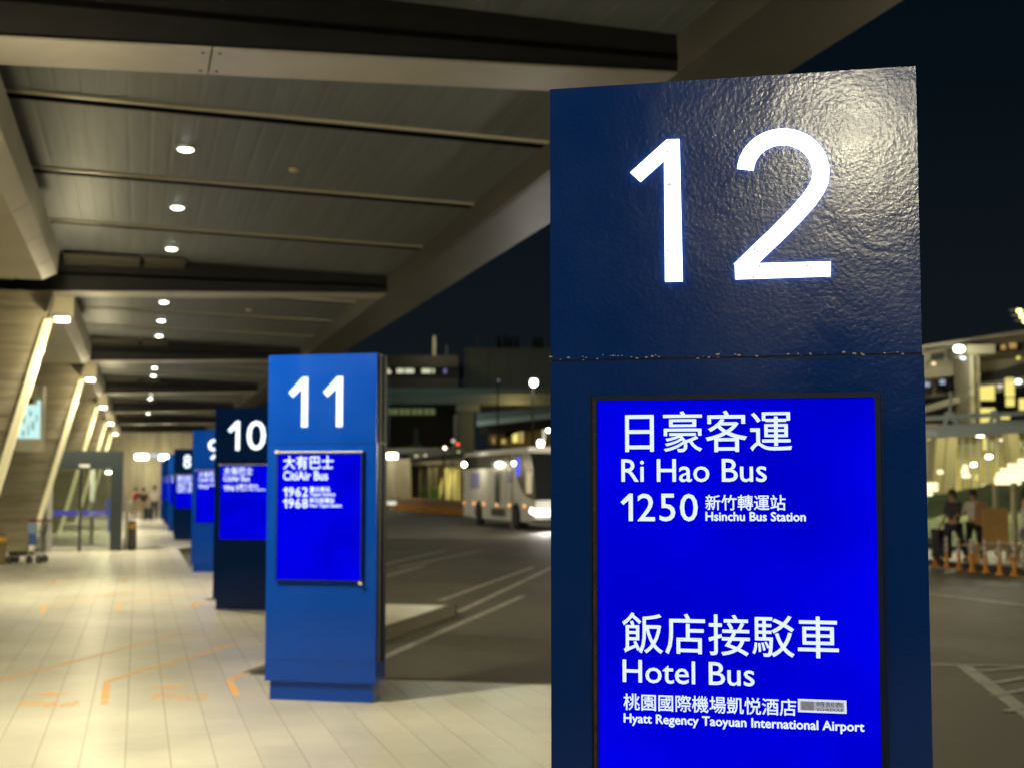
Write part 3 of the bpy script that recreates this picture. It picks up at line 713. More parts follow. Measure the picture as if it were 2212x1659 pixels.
# baggage trolley
c = G(52, 1216); e = empty('baggage_trolley', c, radians(-12), label='baggage trolley with a red handle and blue advert panel by the left column', cat='trolley')
MB().tube([(-.40, -.02, .16), (-.40, .5, .16), (.38, .5, .20), (.38, -.02, .20), (-.40, -.02, .16)], .022).build('base_frame', M_['steel'], e)
mb = MB()
for i in range(6): mb.bar((-.38 + .13 * i, 0, .17), (-.38 + .13 * i, .5, .17), .02, .02)
mb.build('base_grid', M_['steel'], e)
MB().box(-.38, .10, .02, .46, .19, .27).build('load_bed', M_['black'], e)
for (x, y) in ((-.34, .0), (-.34, .48), (.12, .0), (.34, .02), (.34, .48)):
    wl_ = MB().lathe([(0, -.025), (.05, -.03), (.085, -.022), (.085, .022), (.05, .03), (0, .025)], 16).build('wheel', M_['rubber'], e, M=Matrix.Translation((x, y, .085)) @ Matrix.Rotation(radians(90), 4, 'X'))
    MB().lathe([(0, -.034), (.035, -.034), (.035, .034), (0, .034)], 10).build('hub', M_['steel'], wl_)
for y in (.03, .47): MB().tube([(.30, y, .18), (.33, y, .55), (.44, y, .98)], .020).build('upright', M_['steel'], e)
MB().tube([(.08, .02, 1.0), (.46, .02, 1.0), (.50, .25, 1.0), (.46, .48, 1.0)], .028).build('handle', mat('handle_red', (.22, .025, .02), .5), e)
pn = MB().box(.10, .28, .0, .03, .42, .95).build('advert_panel', mat('advert_blue', (.08, .16, .45), .5), e)
MB().box(.07, .30, -.008, -.002, .70, .95).build('advert_print', mat('advert_sky', (.30, .42, .62), .5), e)
MB().box(.06, .10, .01, .04, .20, .95).build('panel_post', M_['steel'], e)

# ------------------------------------------------------------------ people
def skin_obj(name, verts, edges, rad, m, parent, root=0, sub=1):
    me = bpy.data.meshes.new(name); me.from_pydata(verts, edges, []); me.materials.append(m)
    o = bpy.data.objects.new(name, me); link(o, parent)
    s = o.modifiers.new('skin', 'SKIN'); s.use_smooth_shade = True
    for i, r in enumerate(rad):
        d = me.skin_vertices[0].data[i]; d.radius = (r, r) if not isinstance(r, tuple) else r; d.use_root = (i == root)
    b = o.modifiers.new('sub', 'SUBSURF'); b.levels = sub; b.render_levels = sub
    return o
SK = mat('skin', (.42, .24, .16), .6); HB = mat('hair_black', (.012, .010, .010), .6)
def person(loc, rz, H, label, top, trou, shoe=None, hair=HB, step=.25, arms=((.12, -.1), (.12, .1)), lean=0, group=None):
    """faces local -y; arms = forward reach of the left and right hand"""
    e = empty('person', loc, rz, label=label, cat='person', group=group); k = H / 1.72
    hip, chest, sh, neck, head = .93, 1.22, 1.40, 1.47, 1.62
    P = [(0, 0, hip), (0, -lean * .5, chest), (0, -lean, sh), (0, -lean, neck), (0, -lean - .02, 1.56), (0, -lean - .03, 1.68)]
    R = [(.15, .11), (.15, .11), (.14, .09), (.055, .055), (.075, .09), (.07, .085)]
    E_ = [(0, 1), (1, 2), (2, 3), (3, 4), (4, 5)]
    def chain(base, pts, rs):
        b = base
        for p, r in zip(pts, rs): P.append(p); R.append((r, r)); E_.append((b, len(P) - 1)); b = len(P) - 1
        return b
    hands = []
    for s, st in ((-1, step), (1, -step)):
        chain(0, [(s * .10, -st * .12, .84), (s * .10, -st * .48 - .03, .48), (s * .10, -st * .85, .09), (s * .10, -st * .85 - .14, .045)], [.095, .062, .04, .035])
    for s, (fwd, out) in zip((-1, 1), arms):
        hx = s * (.25 + abs(out) * .3); ey = -fwd * .35; hz = 1.40
        pts = [(s * .18, -lean, 1.38), (s * .235, ey - lean * .8, 1.12), (hx, -fwd - lean * .6, .90 + fwd * .5), (hx, -fwd - .06 - lean * .6, .82 + fwd * .55)]
        chain(2, pts, [.055, .042, .03, .035]); hands.append(pts[-1])
    sc = lambda L_: [(p[0] * k, p[1] * k, p[2] * k) for p in L_]
    rk = lambda L_: [(r[0] * k, r[1] * k) for r in L_]
    skin_obj('body', sc(P), E_, rk(R), SK, e)
    # fingers: short chains at each hand
    for s, h in zip((-1, 1), hands):
        fv, fe, fr = [(h[0], h[1], h[2])], [], [(.022, .022)]
        for q in range(4):
            a = len(fv); dx = (q - 1.5) * .018
            fv += [(h[0] + dx, h[1] - .015, h[2] - .05), (h[0] + dx, h[1] - .035, h[2] - .085 + abs(q - 1.5) * .008)]; fe += [(0, a), (a, a + 1)]; fr += [(.009, .009), (.007, .007)]
        a = len(fv); fv += [(h[0] - s * .035, h[1] - .03, h[2] - .02), (h[0] - s * .04, h[1] - .045, h[2] - .05)]; fe += [(0, a), (a, a + 1)]; fr += [(.010, .010), (.008, .008)]
        skin_obj('hand', sc(fv), fe, rk(fr), SK, e)
    # clothes
    tv = [(0, .0, .90), (0, -lean * .5, chest), (0, -lean, 1.40), (0, -lean, 1.44)]; te = [(0, 1), (1, 2), (2, 3)]; tr = [(.17, .135), (.175, .135), (.155, .11), (.08, .08)]
    for s, (fwd, out) in zip((-1, 1), arms):
        a = len(tv); ey = -fwd * .35
        tv += [(s * .185, -lean, 1.385), (s * .235, ey - lean * .8, 1.12)]; te += [(2, a), (a, a + 1)]; tr += [(.07, .07), (.058, .058)]
    skin_obj('shirt', sc(tv), te, rk(tr), top, e)
    lv = [(0, 0, .93)]; le = []; lr = [(.165, .13)]
    for s, st in ((-1, step), (1, -step)):
        a = len(lv); bk = 0
        lv += [(s * .10, -st * .12, .84), (s * .10, -st * .48 - .03, .48), (s * .10, -st * .85, .11)]; le += [(0, a), (a, a + 1), (a + 1, a + 2)]; lr += [(.115, .115), (.08, .08), (.062, .062)]
        skin_obj('shoe', sc([(s * .10, -st * .85 + .03, .05), (s * .10, -st * .85 - .16, .04)]), [(0, 1)], rk([(.05, .05), (.042, .042)]), shoe or M_['black'], e)
    skin_obj('trousers', sc(lv), le, rk(lr), trou, e)
    # head details
    hc = Vector((0, -lean - .03, 1.62)) * k
    hm = MB(); 
    for (dz, r, oy) in ((0, 1, 0),):
        prof = [(.001, .135), (.05, .128), (.088, .095), (.102, .04), (.098, -.01)]
        hm.lathe([(r_ * k, z_ * k) for r_, z_ in prof], 16, (hc.x, hc.y + .012 * k, hc.z))
        hm.lathe([(.088 * k, .03 * k), (.086 * k, -.06 * k), (.05 * k, -.09 * k)], 16, (hc.x, hc.y + .035 * k, hc.z))
    hm.build('hair', hair, e)
    for s in (-1, 1):
        MB().lathe([(0, -.008), (.010, -.006), (.012, 0), (.010, .006), (0, .008)], 8, (hc.x + s * .03 * k, hc.y - .088 * k, hc.z)).build('eye', M_['black'], e)
        MB().lathe([(0, -.03), (.014, -.015), (.016, .01), (0, .03)], 8, (hc.x + s * .088 * k, hc.y, hc.z - .01)).build('ear', SK, e)
    MB().lathe([(0, .02), (.008, .01), (.014, -.014), (0, -.022)], 8, (hc.x, hc.y - .098 * k, hc.z - .03 * k)).build('nose', SK, e)
    MB().box(hc.x - .02, hc.x + .02, hc.y - .094 * k, hc.y - .086 * k, hc.z - .066 * k, hc.z - .060 * k).build('mouth', mat('lips', (.30, .10, .08), .6), e)
    return e
F_ = lambda n, c, r=.85: mat(n, c, r, var=.15, vscale=9)
def suitcase(loc, rz, w_, d_, h_, m, label):
    e = empty('suitcase', loc, rz, label=label, cat='suitcase')
    mb = MB(); r = .04
    mb.prism([(-w_ / 2 + r, .06), (w_ / 2 - r, .06), (w_ / 2, .06 + r), (w_ / 2, h_ - r), (w_ / 2 - r, h_), (-w_ / 2 + r, h_), (-w_ / 2, h_ - r), (-w_ / 2, .06 + r)], 'y', -d_ / 2, d_ / 2); mb.build('shell', m, e)
    MB().tube([(-.10, 0, h_), (-.10, 0, h_ + .30), (.10, 0, h_ + .30), (.10, 0, h_)], .012, 8).build('handle', M_['steel'], e)
    for x in (-w_ / 2 + .05, w_ / 2 - .05): MB().lathe([(0, -.02), (.03, -.02), (.03, .02), (0, .02)], 10).build('wheel', M_['rubber'], e, M=Matrix.Translation((x, 0, .03)) @ Matrix.Rotation(radians(90), 4, 'X'))
    for i in range(4): MB().box(-w_ / 2 + .06 + i * (w_ - .12) / 3.6, -w_ / 2 + .08 + i * (w_ - .12) / 3.6, -d_ / 2 - .008, -d_ / 2 - .0005, .12, h_ - .06).build('shell_rib', m, e)
# right-hand group beyond the posts
IS = -.0    # island height
pA = G(2062, 1212, IS); person(pA, radians(-75), 1.72, 'person in a dark jacket and navy trousers walking left with a black suitcase', F_('jacket_dark', (.035, .035, .034)), F_('trousers_navy', (.02, .024, .05)), step=.38, arms=((.05, .2), (.3, .2)))
pB = G(2106, 1206, IS); person(pB, radians(-60), 1.70, 'person in a white tee shirt with a tan bag, walking behind the dark jacket', F_('tee_white', (.62, .58, .52)), F_('trousers_black', (.025, .025, .025)), step=.22, arms=((.30, .1), (.15, .2)))
e = MB().prism([(-.13, 0), (.13, 0), (.15, .05), (.14, .50), (.08, .56), (-.08, .56), (-.14, .50), (-.15, .05)], 'y', -.08, .08).build('shoulder_bag', F_('bag_tan', (.38, .22, .13)))
e.location = pB + Vector((.04, -.27, .86)); e.rotation_euler = (0, 0, radians(-10)); tag(e, 'tan shoulder bag held against the white tee shirt', 'bag')
suitcase(G(2035, 1210, IS), radians(10), .42, .26, .78, M_['black'], 'black suitcase pulled behind the first traffic posts')
pC = G(2222, 1240, IS); person(pC, radians(60), 1.78, 'person with black hair in a pale grey shirt cut by the right picture edge', F_('shirt_grey', (.42, .42, .44)), F_('shorts_grey', (.38, .38, .40)), step=.1, arms=((.25, .1), (.2, .1)))
# far group on the platform
person(G(333, 1121), radians(170), 1.74, 'person in a pale grey top and dark trousers standing beside the farthest pillars', F_('top_pale', (.42, .42, .38)), F_('trousers_dark', (.03, .035, .045)), step=.05)
person(G(309, 1120), radians(200), 1.62, 'person in a black top and khaki trousers in the middle of the far group', F_('top_black', (.015, .015, .016)), F_('trousers_khaki', (.34, .28, .16)), step=.06)
person(G(288, 1113), radians(120), 1.60, 'person in a red top bending at the left of the far group', F_('top_red', (.30, .03, .02)), F_('trousers_beige', (.45, .38, .28)), step=.1, lean=.15)
suitcase(G(320, 1123), .3, .40, .25, .62, M_['black'], 'black suitcase standing between two people of the far group')

# ------------------------------------------------------------------ end of the platform
e = empty('end_wall', (0, 96, 0), label='lit board-marked concrete wall closing the far end of the platform', cat='wall')
for i in range(14):
    MB().box(-6 + .9 * i, -6 + .9 * (i + 1) - .02, 0, .4, 0, 5.3).build('wall_panel', M_['wallc'], e)
for (x, y, l) in ((306, 987, 'left'), (358, 988, 'right')):
    p = ATY(x, y, 93); e = empty('wall_floodlight', p, label=f'glowing floodlight at the top of the far end wall, {l} one of the two', cat='floodlight', group='floodlights on the end wall')
    MB().box(-.40, .40, -.1, .1, -.12, .16).build('lamp_glass', E_lamp, e); MB().box(-.45, .45, .101, .3, -.2, .25).build('housing', M_['steel'], e)
    light('flood_beam', 'POINT', (0, .8, -.5), 130, (1, .88, .55), e, .3)
p = ATY(334, 984, 92); MB().box(p.x - .25, p.x + .25, p.y, p.y + .1, p.z - .12, p.z + .14).build('exit_sign', emit('pale_sign', (.7, .8, 1), .8), label='small pale lit sign between the two far floodlights', cat='sign')

# ------------------------------------------------------------------ coach
bc = G(1115, 1142, RZ); br_ = G(1033, 1133, RZ)
hd_ = (bc - br_).normalized(); rz = math.atan2(hd_.y, hd_.x)       # local +x forward
bus = empty('coach', (bc.x - hd_.x * 9.3, bc.y - hd_.y * 9.3, RZ), rz, label='white coach with amber side lights turning across the road, headlights on', cat='bus')
side = [(0.10, .36), (2.2, .34), (11.6, .34), (12.0, .50), (12.12, .95), (12.10, 1.30), (11.95, 2.0), (11.65, 2.9), (11.3, 3.35), (10.9, 3.50), (.6, 3.52), (.15, 3.35), (0, 2.2), (0, .7)]
MB().prism([(x, z) for x, z in side], 'y', 0, 2.5).build('body', M_['busw'], bus)
for sgn, yy in ((1, 0), (-1, 2.5)):
    def yb(a_, b_): return (yy - b_, yy - a_) if sgn == 1 else (yy + a_, yy + b_)
    y0, y1 = yb(.001, .010)
    # dark window band and the swept driver's window
    for i in range(6): MB().box(.35 + 1.42 * i, .35 + 1.42 * i + 1.37, y0, y1, 2.72, 3.36).build('window', M_['darkglass'], bus)
    MB().prism([(8.95, 3.36), (9.05, 2.70), (9.5, 2.15), (10.1, 1.72), (10.9, 1.42), (12.118, 1.27), (11.955, 2.0), (11.655, 2.9), (11.32, 3.335)], 'y', y0, y1).build('driver_window', M_['darkglass'], bus)
    MB().box(.5, 11.0, y0, y1, 3.40, 3.49).build('roof_rail', M_['silver'], bus)
    for (a_, b_, z0, z1, n, m) in ((1.55, 3.35, 1.75, 2.55, 'side_print', M_['lilac']), (8.0, 8.85, 2.05, 2.6, 'side_print', M_['lilac']), (5.9, 6.75, 1.05, 2.55, 'side_door', M_['frame']),
                                   (5.3, 7.6, .50, .86, 'hatch', M_['frame'])):
        MB().box(a_, b_, y0, y1, z0, z1).build(n, m, bus)
    for x in (3.75, 4.35, 4.85, 5.35, 7.0, 7.8): MB().box(x, x + .05, *yb(.0105, .014), .48, 2.66).build('panel_joint', M_['bldg'], bus)
    for x in (3.1, 9.3):
        MB().prism([(x + .66 * cos(t), .50 + .66 * sin(t)) for t in [radians(q) for q in range(-14, 196, 14)]], 'y', *yb(.0142, .018)).build('wheel_arch', M_['gap'], bus)
        wh = MB().lathe([(0, -.15), (.30, -.15), (.48, -.12), (.50, 0), (.48, .12), (.30, .15), (0, .15)], 24).build('wheel', M_['rubber'], bus, M=Matrix.Translation((x, yy + (.10 if sgn == 1 else -.10), .50)) @ Matrix.Rotation(radians(90), 4, 'X'))
        MB().lathe([(.1, -.152), (.25, -.152), (.28, -.145)], 20).build('rim', M_['steel'], wh)
        MB().lathe([(0, -.05), (.30, -.05), (.44, -.03), (.46, 0)], 20).build('wheel_face', M_['rubber'], bus, M=Matrix.Translation((x, yy - .02 * sgn, .50)) @ Matrix.Rotation(radians(90 * sgn), 4, 'X'))
    for x in (.25, 2.2, 3.95, 6.2, 8.25, 10.5): MB().box(x, x + .16, *yb(.02, .05), .98, 1.10).build('marker_light', E_amb, bus)
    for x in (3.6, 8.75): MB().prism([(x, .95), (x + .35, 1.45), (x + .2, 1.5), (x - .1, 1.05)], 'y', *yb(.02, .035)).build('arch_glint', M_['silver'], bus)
MB().box(.8, 10, .35, 2.15, 3.521, 3.62).build('roof_unit', M_['busw'], bus)
fr = [(12.12, 1.30), (11.96, 2.0), (11.66, 2.9), (11.32, 3.33)]
mb = MB(); V = []
for x, z in fr: V += [(x + .012, -.008, z + .008), (x + .012, 2.508, z + .008), (x + .05, 1.25, z + .008)]
mb.add(V, [q for i in range(len(fr) - 1) for q in ((3 * i, 3 * i + 2, 3 * i + 5, 3 * i + 3), (3 * i + 2, 3 * i + 1, 3 * i + 4, 3 * i + 5))]); mb.build('windscreen', M_['darkglass'], bus)
MB().box(9.3, 9.9, -.016, -.011, 2.35, 3.15).build('destination_display', E_led, bus)
for y in (-.02, 1.86):
    MB().prism([(11.3, .78), (12.16, .66), (12.16, .90), (11.5, .98)], 'y', y, y + .66).build('headlight', E_head, bus)
light('headlight_beam', 'SPOT', (12.3, .4, .8), 700, (1, .93, .85), bus, .1, aim=(20, -1, -.1), spot=radians(60))
for y in (-.30, 2.72): MB().box(11.9, 12.05, y - .1, y + .14, 1.6, 2.5).bar((11.5, y * .9, 2.95), (11.98, y, 2.5), .05, .05).build('wing_mirror', M_['panel'], bus)
MB().box(12.125, 12.14, .9, 1.6, .5, .62).build('number_plate', M_['white'], bus)

# ------------------------------------------------------------------ middle distance: kerb island, retaining wall, canopy
def vframe(px, py, z):     # local frame at a depth: x right, y away, z up, facing the camera
    p = AT(px, py, z); return p
def vb(name, x0, y0, x1, y1, z, depth, m, parent=None, O=None, **k):
    a = AT(x0, y1, z); b = AT(x1, y1, z); t = AT(x0, y0, z)
    c = (a + b) / 2; wd_ = (b - a).length
    mb = MB(); r = Vector((cos(YAW), -sin(YAW), 0)); f = Vector((sin(YAW), cos(YAW), 0))
    lo, hi = c.z, t.z; base = O if O is not None else Vector((c.x, c.y, lo))
    P = []
    for zz in (lo, hi):
        for (sx, sy) in ((-1, 0), (1, 0), (1, 1), (-1, 1)):
            q = Vector((c.x, c.y, 0)) + r * (sx * wd_ / 2) + f * (sy * depth); P.append(Vector((q.x, q.y, zz)) - base)
    mb.hexa(P)
    o = mb.build(name, m, parent, **k)
    if parent is None: o.location = base
    return o
def thing(name, px, py, z, **k):
    p = AT(px, py, z); return empty(name, p, **k), p
gr = lambda z: 1042 + FPX * 1.9 / z      # image row of the ground at depth z

e = empty('kerb_island', (0, 0, RZ), label='low orange painted kerb with a brown top behind the coach', cat='kerb')
a = G(835, 1099, RZ); b = G(1010, 1114, RZ); c_ = G(1100, 1122, RZ)
f = Vector((sin(YAW), cos(YAW), 0))
for (z0, z1, off, n, m) in ((0, .42, 0, 'orange_face', M_['okerb']), (.421, .85, .25, 'brown_top', M_['brown'])):
    mb = MB()
    for (p, q) in ((a, b), (b, c_)):
        p_ = p + f * off; q_ = q + f * off; r1 = p_ + f * 6; r2 = q_ + f * 6
        mb.hexa([(*p_.xy, z0), (*q_.xy, z0), (*r2.xy, z0), (*r1.xy, z0), (*p_.xy, z1), (*q_.xy, z1), (*r2.xy, z1), (*r1.xy, z1)])
    mb.build(n, m, e)
# retaining wall with a wall lamp
ZW = 104
e, O = thing('retaining_wall', 862, 1078, ZW, label='pale concrete wall end lit by a wall lamp beside pillar 11', cat='wall')
for i, (x0, x1) in enumerate(((815, 838), (838.5, 860), (860.5, 886))): vb('wall_panel', x0, 990, x1, 1080, ZW, 1.2, M_['wallc'], e, O)
vb('dark_recess', 878, 1000, 945, 1080, ZW + 2, .3, M_['bldgd'], e, O)
for x in (905, 925): vb('recess_post', x, 1004, x + 4, 1085, ZW + 1.5, .3, M_['bldg'], e, O)
e2, O2 = thing('wall_lamp', 843, 985, ZW - 1.5, label='bright oval wall lamp shining on the pale concrete wall right of pillar 11', cat='wall lamp')
vb('lamp_glass', 833, 979, 857, 990, ZW - 1.5, .5, E_lamp, e2, O2); vb('housing', 831, 976, 859, 978.6, ZW - 1.5, .8, M_['steel'], e2, O2)
light('wall_lamp_beam', 'POINT', (0, -.9, -.9), 90, (1, .88, .5), e2, .3)
e3, O3 = thing('road_lamp', 845, 1080, 96, label='small white marker lamp at the left end of the orange kerb', cat='lamp'); vb('lamp_glass', 836, 1082, 855, 1090, 96, .4, emit('soft_lamp', (.9, .92, .75), .9), e3, O3); vb('foot', 843, 1090, 847, 1100, 96, .2, M_['steel'], e3, O3)
# glazed hall with slanting white columns
e, O = thing('glazed_hall', 970, 1078, 108, label='yellow lit glazed hall with slanting pale columns left of the coach', cat='building')
vb('back_wall', 938, 1004, 1003, 1086, 109.5, .6, M_['amber'], e, O)
for (x0, x1) in ((938, 965), (966, 986)):
    pass
def slant(name, x0, y0, x1, y1, z, wd_, m, parent, O):
    mb = MB(); mb.bar(AT(x0, y0, z) - O, AT(x1, y1, z) - O, wd_, wd_); return mb.build(name, m, parent)
Mcol = mat('lit_column', (.72, .70, .40), .6)
for (a0, b0, a1, b1) in ((966, 1004, 944, 1086), (960, 1004, 962, 1086), (976, 1004, 966, 1086), (988, 1004, 966, 1086), (984, 1004, 980, 1086)): slant('slanting_column', a0, b0, a1, b1, 107, .28, Mcol, e, O)
vb('lit_pane', 985, 1002, 992, 1086, 108.6, .3, emit('pane_yellow', (1, .80, .20), .62), e, O)
slant('canopy_edge', 862, 1003, 1003, 996, 106, .28, M_['panel'], e, O); slant('canopy_edge', 880, 990, 1003, 986, 108, .6, M_['bldg'], e, O)
slant('canopy_beam', 830, 974, 1003, 972, 106, .45, M_['viaduct'], e, O); slant('canopy_beam', 890, 986, 1003, 974, 105, .25, M_['viaduct'], e, O)
for (x, y) in ((899, 984), (919, 983), (990, 975)):
    vb('canopy_lamp', x - 2, y - 2, x + 2, y + 2, 104, .2, emit('dull_lamp', (1, .85, .5), 1.2), e, O)
light('hall_glow', 'AREA', AT(965, 1008, 105) - O, 130, (1, .82, .3), e, 3)
vb('shrub_bed', 905, 1050, 948, 1078, 106, 1.5, M_['green'], e, O)
# viaduct
e, O = thing('viaduct', 1000, 1000, 140, label='dark grey concrete viaduct crossing behind the coach on a thick pier', cat='bridge')
vb('deck_parapet', 810, 838, 1200, 852, 140, 10, M_['viaduct'], e, O); vb('deck_girder', 810, 852.6, 1200, 872, 141, 9, M_['viaduct'], e, O)
vb('pier_head', 985, 872.5, 1035, 888, 142, 5, M_['viaduct'], e, O); vb('pier', 992, 888.5, 1022, 1010, 142.5, 4, M_['bldg'], e, O)
vb('pier_pipe', 980, 895, 985, 990, 141.5, .5, M_['viaduct'], e, O)
slant('ramp_girder', 1030, 905, 1200, 890, 135, 1.1, M_['viaduct'], e, O); slant('ramp_girder', 1030, 915, 1200, 897, 134, .5, M_['steelw'], e, O)
slant('ramp_deck', 1035, 925, 1200, 910, 138, 1.4, M_['bldgd'], e, O)
# buildings behind
e, O = thing('control_block', 910, 840, 190, label='long dark low building with a strip of lit windows above the viaduct', cat='building')
vb('upper_band', 800, 768, 990, 793, 190, 20, M_['bldgd'], e, O); vb('lower_band', 800, 817, 990, 841, 190, 20, M_['bldgd'], e, O); vb('recess', 800, 793.3, 990, 816.7, 193, 10, M_['bldgd'], e, O)
for (x0, x1) in ((834, 841), (857, 872), (875, 886), (886.5, 894), (911, 923), (923.5, 930), (934, 938), (959, 964)): vb('window', x0, 797, x1, 806, 190.5, .3, E_wing if x0 != 959 else emit('violet_window', (.4, .35, .8), .5), e, O)
vb('mast', 935, 726, 941, 768, 192, .5, M_['panel'], e, O)
vb('mast', 963, 746, 966, 768, 192, .4, M_['bldg'], e, O); vb('roof_box', 1030, 724, 1034, 756, 205, .4, M_['bldg'], e, O)
light('mast_glow', 'POINT', AT(938, 735, 186) - O, 500, WARM, e, 1)
light('block_fill', 'POINT', AT(1090, 770, 172) - O, 2600, (.85, 1, .85), e, 1)  # unseen added light that brightens the grey block
light('deck_flood', 'POINT', AT(930, 870, 128) - O, 700, (.75, 1, .9), e, 1)
e, O = thing('grey_block', 1100, 840, 200, label='broad windowless olive grey block behind the tall white street lamp', cat='building')
vb('wall', 1004, 757, 1200, 842, 200, 30, M_['bldg'], e, O); vb('parapet', 1002, 752, 1200, 756.8, 199.7, 1, M_['bldg'], e, O)
for x in (1010, 1055, 1100, 1145): vb('wall_joint', x, 757, x + .8, 842, 199.85, .1, M_['bldgd'], e, O)
for (x, y) in ((1078, 735), (1092, 733), (1103, 736), (1116, 735), (1156, 737), (1168, 736)):
    o = vb('roof_plant', x - 5, y - 8, x + 5, y + 16, 215, 2, M_['bldgd'], e, O)
e, O = thing('lower_block', 880, 1000, 165, label='black lower building with a row of dim green windows under the viaduct', cat='building')
vb('wall', 790, 872, 985, 1040, 165, 10, M_['bldgd'], e, O)
for i in range(8): vb('window', 836 + i * 12.6 + (i // 2) * 1.5, 876, 846.5 + i * 12.6 + (i // 2) * 1.5, 895, 164.7, .2, E_wind, e, O)
for (x, y0) in ((898, 925), (890, 960), (906, 958)): slant('pale_mast', x, 1000, x, y0, 150, .5, M_['bldg'], e, O)
# amber building right of the pier
e, O = thing('amber_building', 1120, 965, 150, label='amber lit building with stepped blocks above the coach', cat='building')
for (x0, y0, x1, y1, d) in ((1055, 912, 1078, 962, 0), (1064, 900, 1092, 925, -1), (1092, 897, 1130, 915, -1.5), (1128, 893, 1200, 905, -2), (1080, 916, 1200, 965, 1)): vb('block', x0, y0, x1, y1, 150 + d, 6, M_['amber'], e, O)
for (x0, y0, x1, y1) in ((1064, 898, 1069, 920), (1089, 894, 1094, 918), (1116, 893, 1142, 901)): vb('pale_fin', x0, y0, x1, y1, 147.5, .5, Mcol, e, O)
slant('dark_ramp', 1090, 937, 1160, 908, 148.4, .8, M_['gap'], e, O)
for (x0, y0, x1, y1, m) in ((1107, 932, 1119, 955, E_win), (1122, 928, 1131, 956, emit('amber_window', (1, .7, .25), .45)), (1063, 945, 1069, 957, emit('amber_window2', (1, .7, .25), .3)), (1083, 948, 1092, 958, emit('amber_window3', (1, .75, .2), .5)), (1172, 900, 1178, 950, E_wing)):
    vb('window', x0, y0, x1, y1, 148.2, .3, m, e, O)
light('amber_glow', 'POINT', AT(1110, 905, 140) - O, 450, (1, .72, .25), e, 1)
# street lamps and signals in the middle distance
def street_lamp(px, py, z, r, label, m=None, base=None, pw=0, grp='street lamps'):
    p = AT(px, py, z); e = empty('street_lamp', (p.x, p.y, RZ), label=label, cat='street lamp', group=grp)
    h = p.z - RZ; s = r * z / FPX
    MB().tube([(0, .3, 0), (0, .3, h * .5), (0, .3, h + s * .3)], [.12 if z > 70 else .04, .09 if z > 70 else .03, .06 if z > 70 else .025], 8).build('pole', M_['bldgd'], e)
    MB().box(-s * 1.1, s * 1.1, -s * .4, .5, h + s * .75, h + s * 1.0).build('lamp_head', M_['steel'], e)
    MB().lathe([(0, -s), (s * .7, -s * .7), (s, 0), (s * .7, s * .7), (0, s * .72)], 14, (0, 0, h)).build('globe', m or E_lampc, e)
    if pw: light('street_light', 'POINT', (0, -s * 1.6, h), pw, NEUT, e, max(s, .1))
street_lamp(1153, 827, 90, 8, 'tall street lamp with the big white globe left of pillar 12', pw=120)
street_lamp(1168, 958, 80, 7, 'lower white street lamp just above the coach windscreen', pw=250)
street_lamp(1184, 929, 110, 4, 'small paired lamp close to the left edge of pillar 12')
street_lamp(1110, 1000, 58, 4, 'small glowing globe standing in for a lamp reflection in the coach windows near its windscreen')  # globe standing in for a lamp's reflection in the coach glass
street_lamp(1003, 1003, 66, 5, 'small white globe standing in for a lamp reflection at the rear corner of the coach', pw=60)  # reflection modelled as a globe with a light of its own
street_lamp(961, 967, 95, 3.5, 'small orange white lamp left of the red signal', emit('peach_lamp', (1, .75, .6), 6))
street_lamp(1077, 822, 120, 2.2, 'faint bluish lamp in front of the olive grey block', emit('faint_lamp', (.6, .75, .8), .4))
street_lamp(841, 804, 130, 4, 'faint warm lamp touching the right side of pillar 11', emit('warm_small', (1, .9, .6), .8))
for (x, y, m, l) in ((989, 959, E_red, 'red signal light glowing between the lamps behind the coach'), (979, 952, emit('beige_sig', (1, .85, .6), .8), 'pale signal light beside the red one')):
    p = AT(x, y, 90); e = empty('signal_light', (p.x, p.y, RZ), label=l, cat='signal'); h = p.z - RZ
    MB().lathe([(0, -.12), (.1, -.08), (.12, 0), (.1, .08), (0, .12)], 12, (0, 0, h)).build('signal_lens', m, e); MB().tube([(0, .2, 0), (0, .2, h + .2)], .05, 8).build('pole', M_['bldg'], e)

# ------------------------------------------------------------------ right side
# traffic delineator posts
def dpost():
    e = empty('traffic_post', (0, 0, 0))
    MB().lathe([(.10, 0), (.10, .025), (.062, .06), (.048, .14), (.042, .38), (.040, .40)], 16).build('post_foot', M_['opost'], e)
    s = MB().lathe([(.036, .40), (.036, .74), (.028, .77), (0, .78)], 14).build('post_stem', M_['opost'], e)
    for z in (.41, .53, .65): MB().lathe([(.034, z - .001), (.045, z), (.047, z + .045), (.045, z + .09), (.034, z + .091)], 14).build('reflective_sleeve', M_['silver'], e)
    return e
proto = dpost(); xs_ = [(2020.4, 1223), (2045.5, 1227), (2072, 1230.5), (2100, 1233.5), (2130, 1237), (2160, 1240.5), (2191, 1244), (2224, 1248)]
wd8 = ['first and leftmost', 'second', 'third', 'fourth', 'fifth', 'sixth', 'seventh', 'eighth']
for i, (x, y) in enumerate(xs_):
    e = proto if i == 0 else copy_tree(proto); p = G(x, y, RZ); e.location = p; e.rotation_euler = (radians(random.uniform(-2, 2)), 0, 0)
    tag(e, f'orange traffic post with silver sleeves, {wd8[i]} from pillar 12 in the row', 'traffic post', 'orange traffic posts along the kerb')
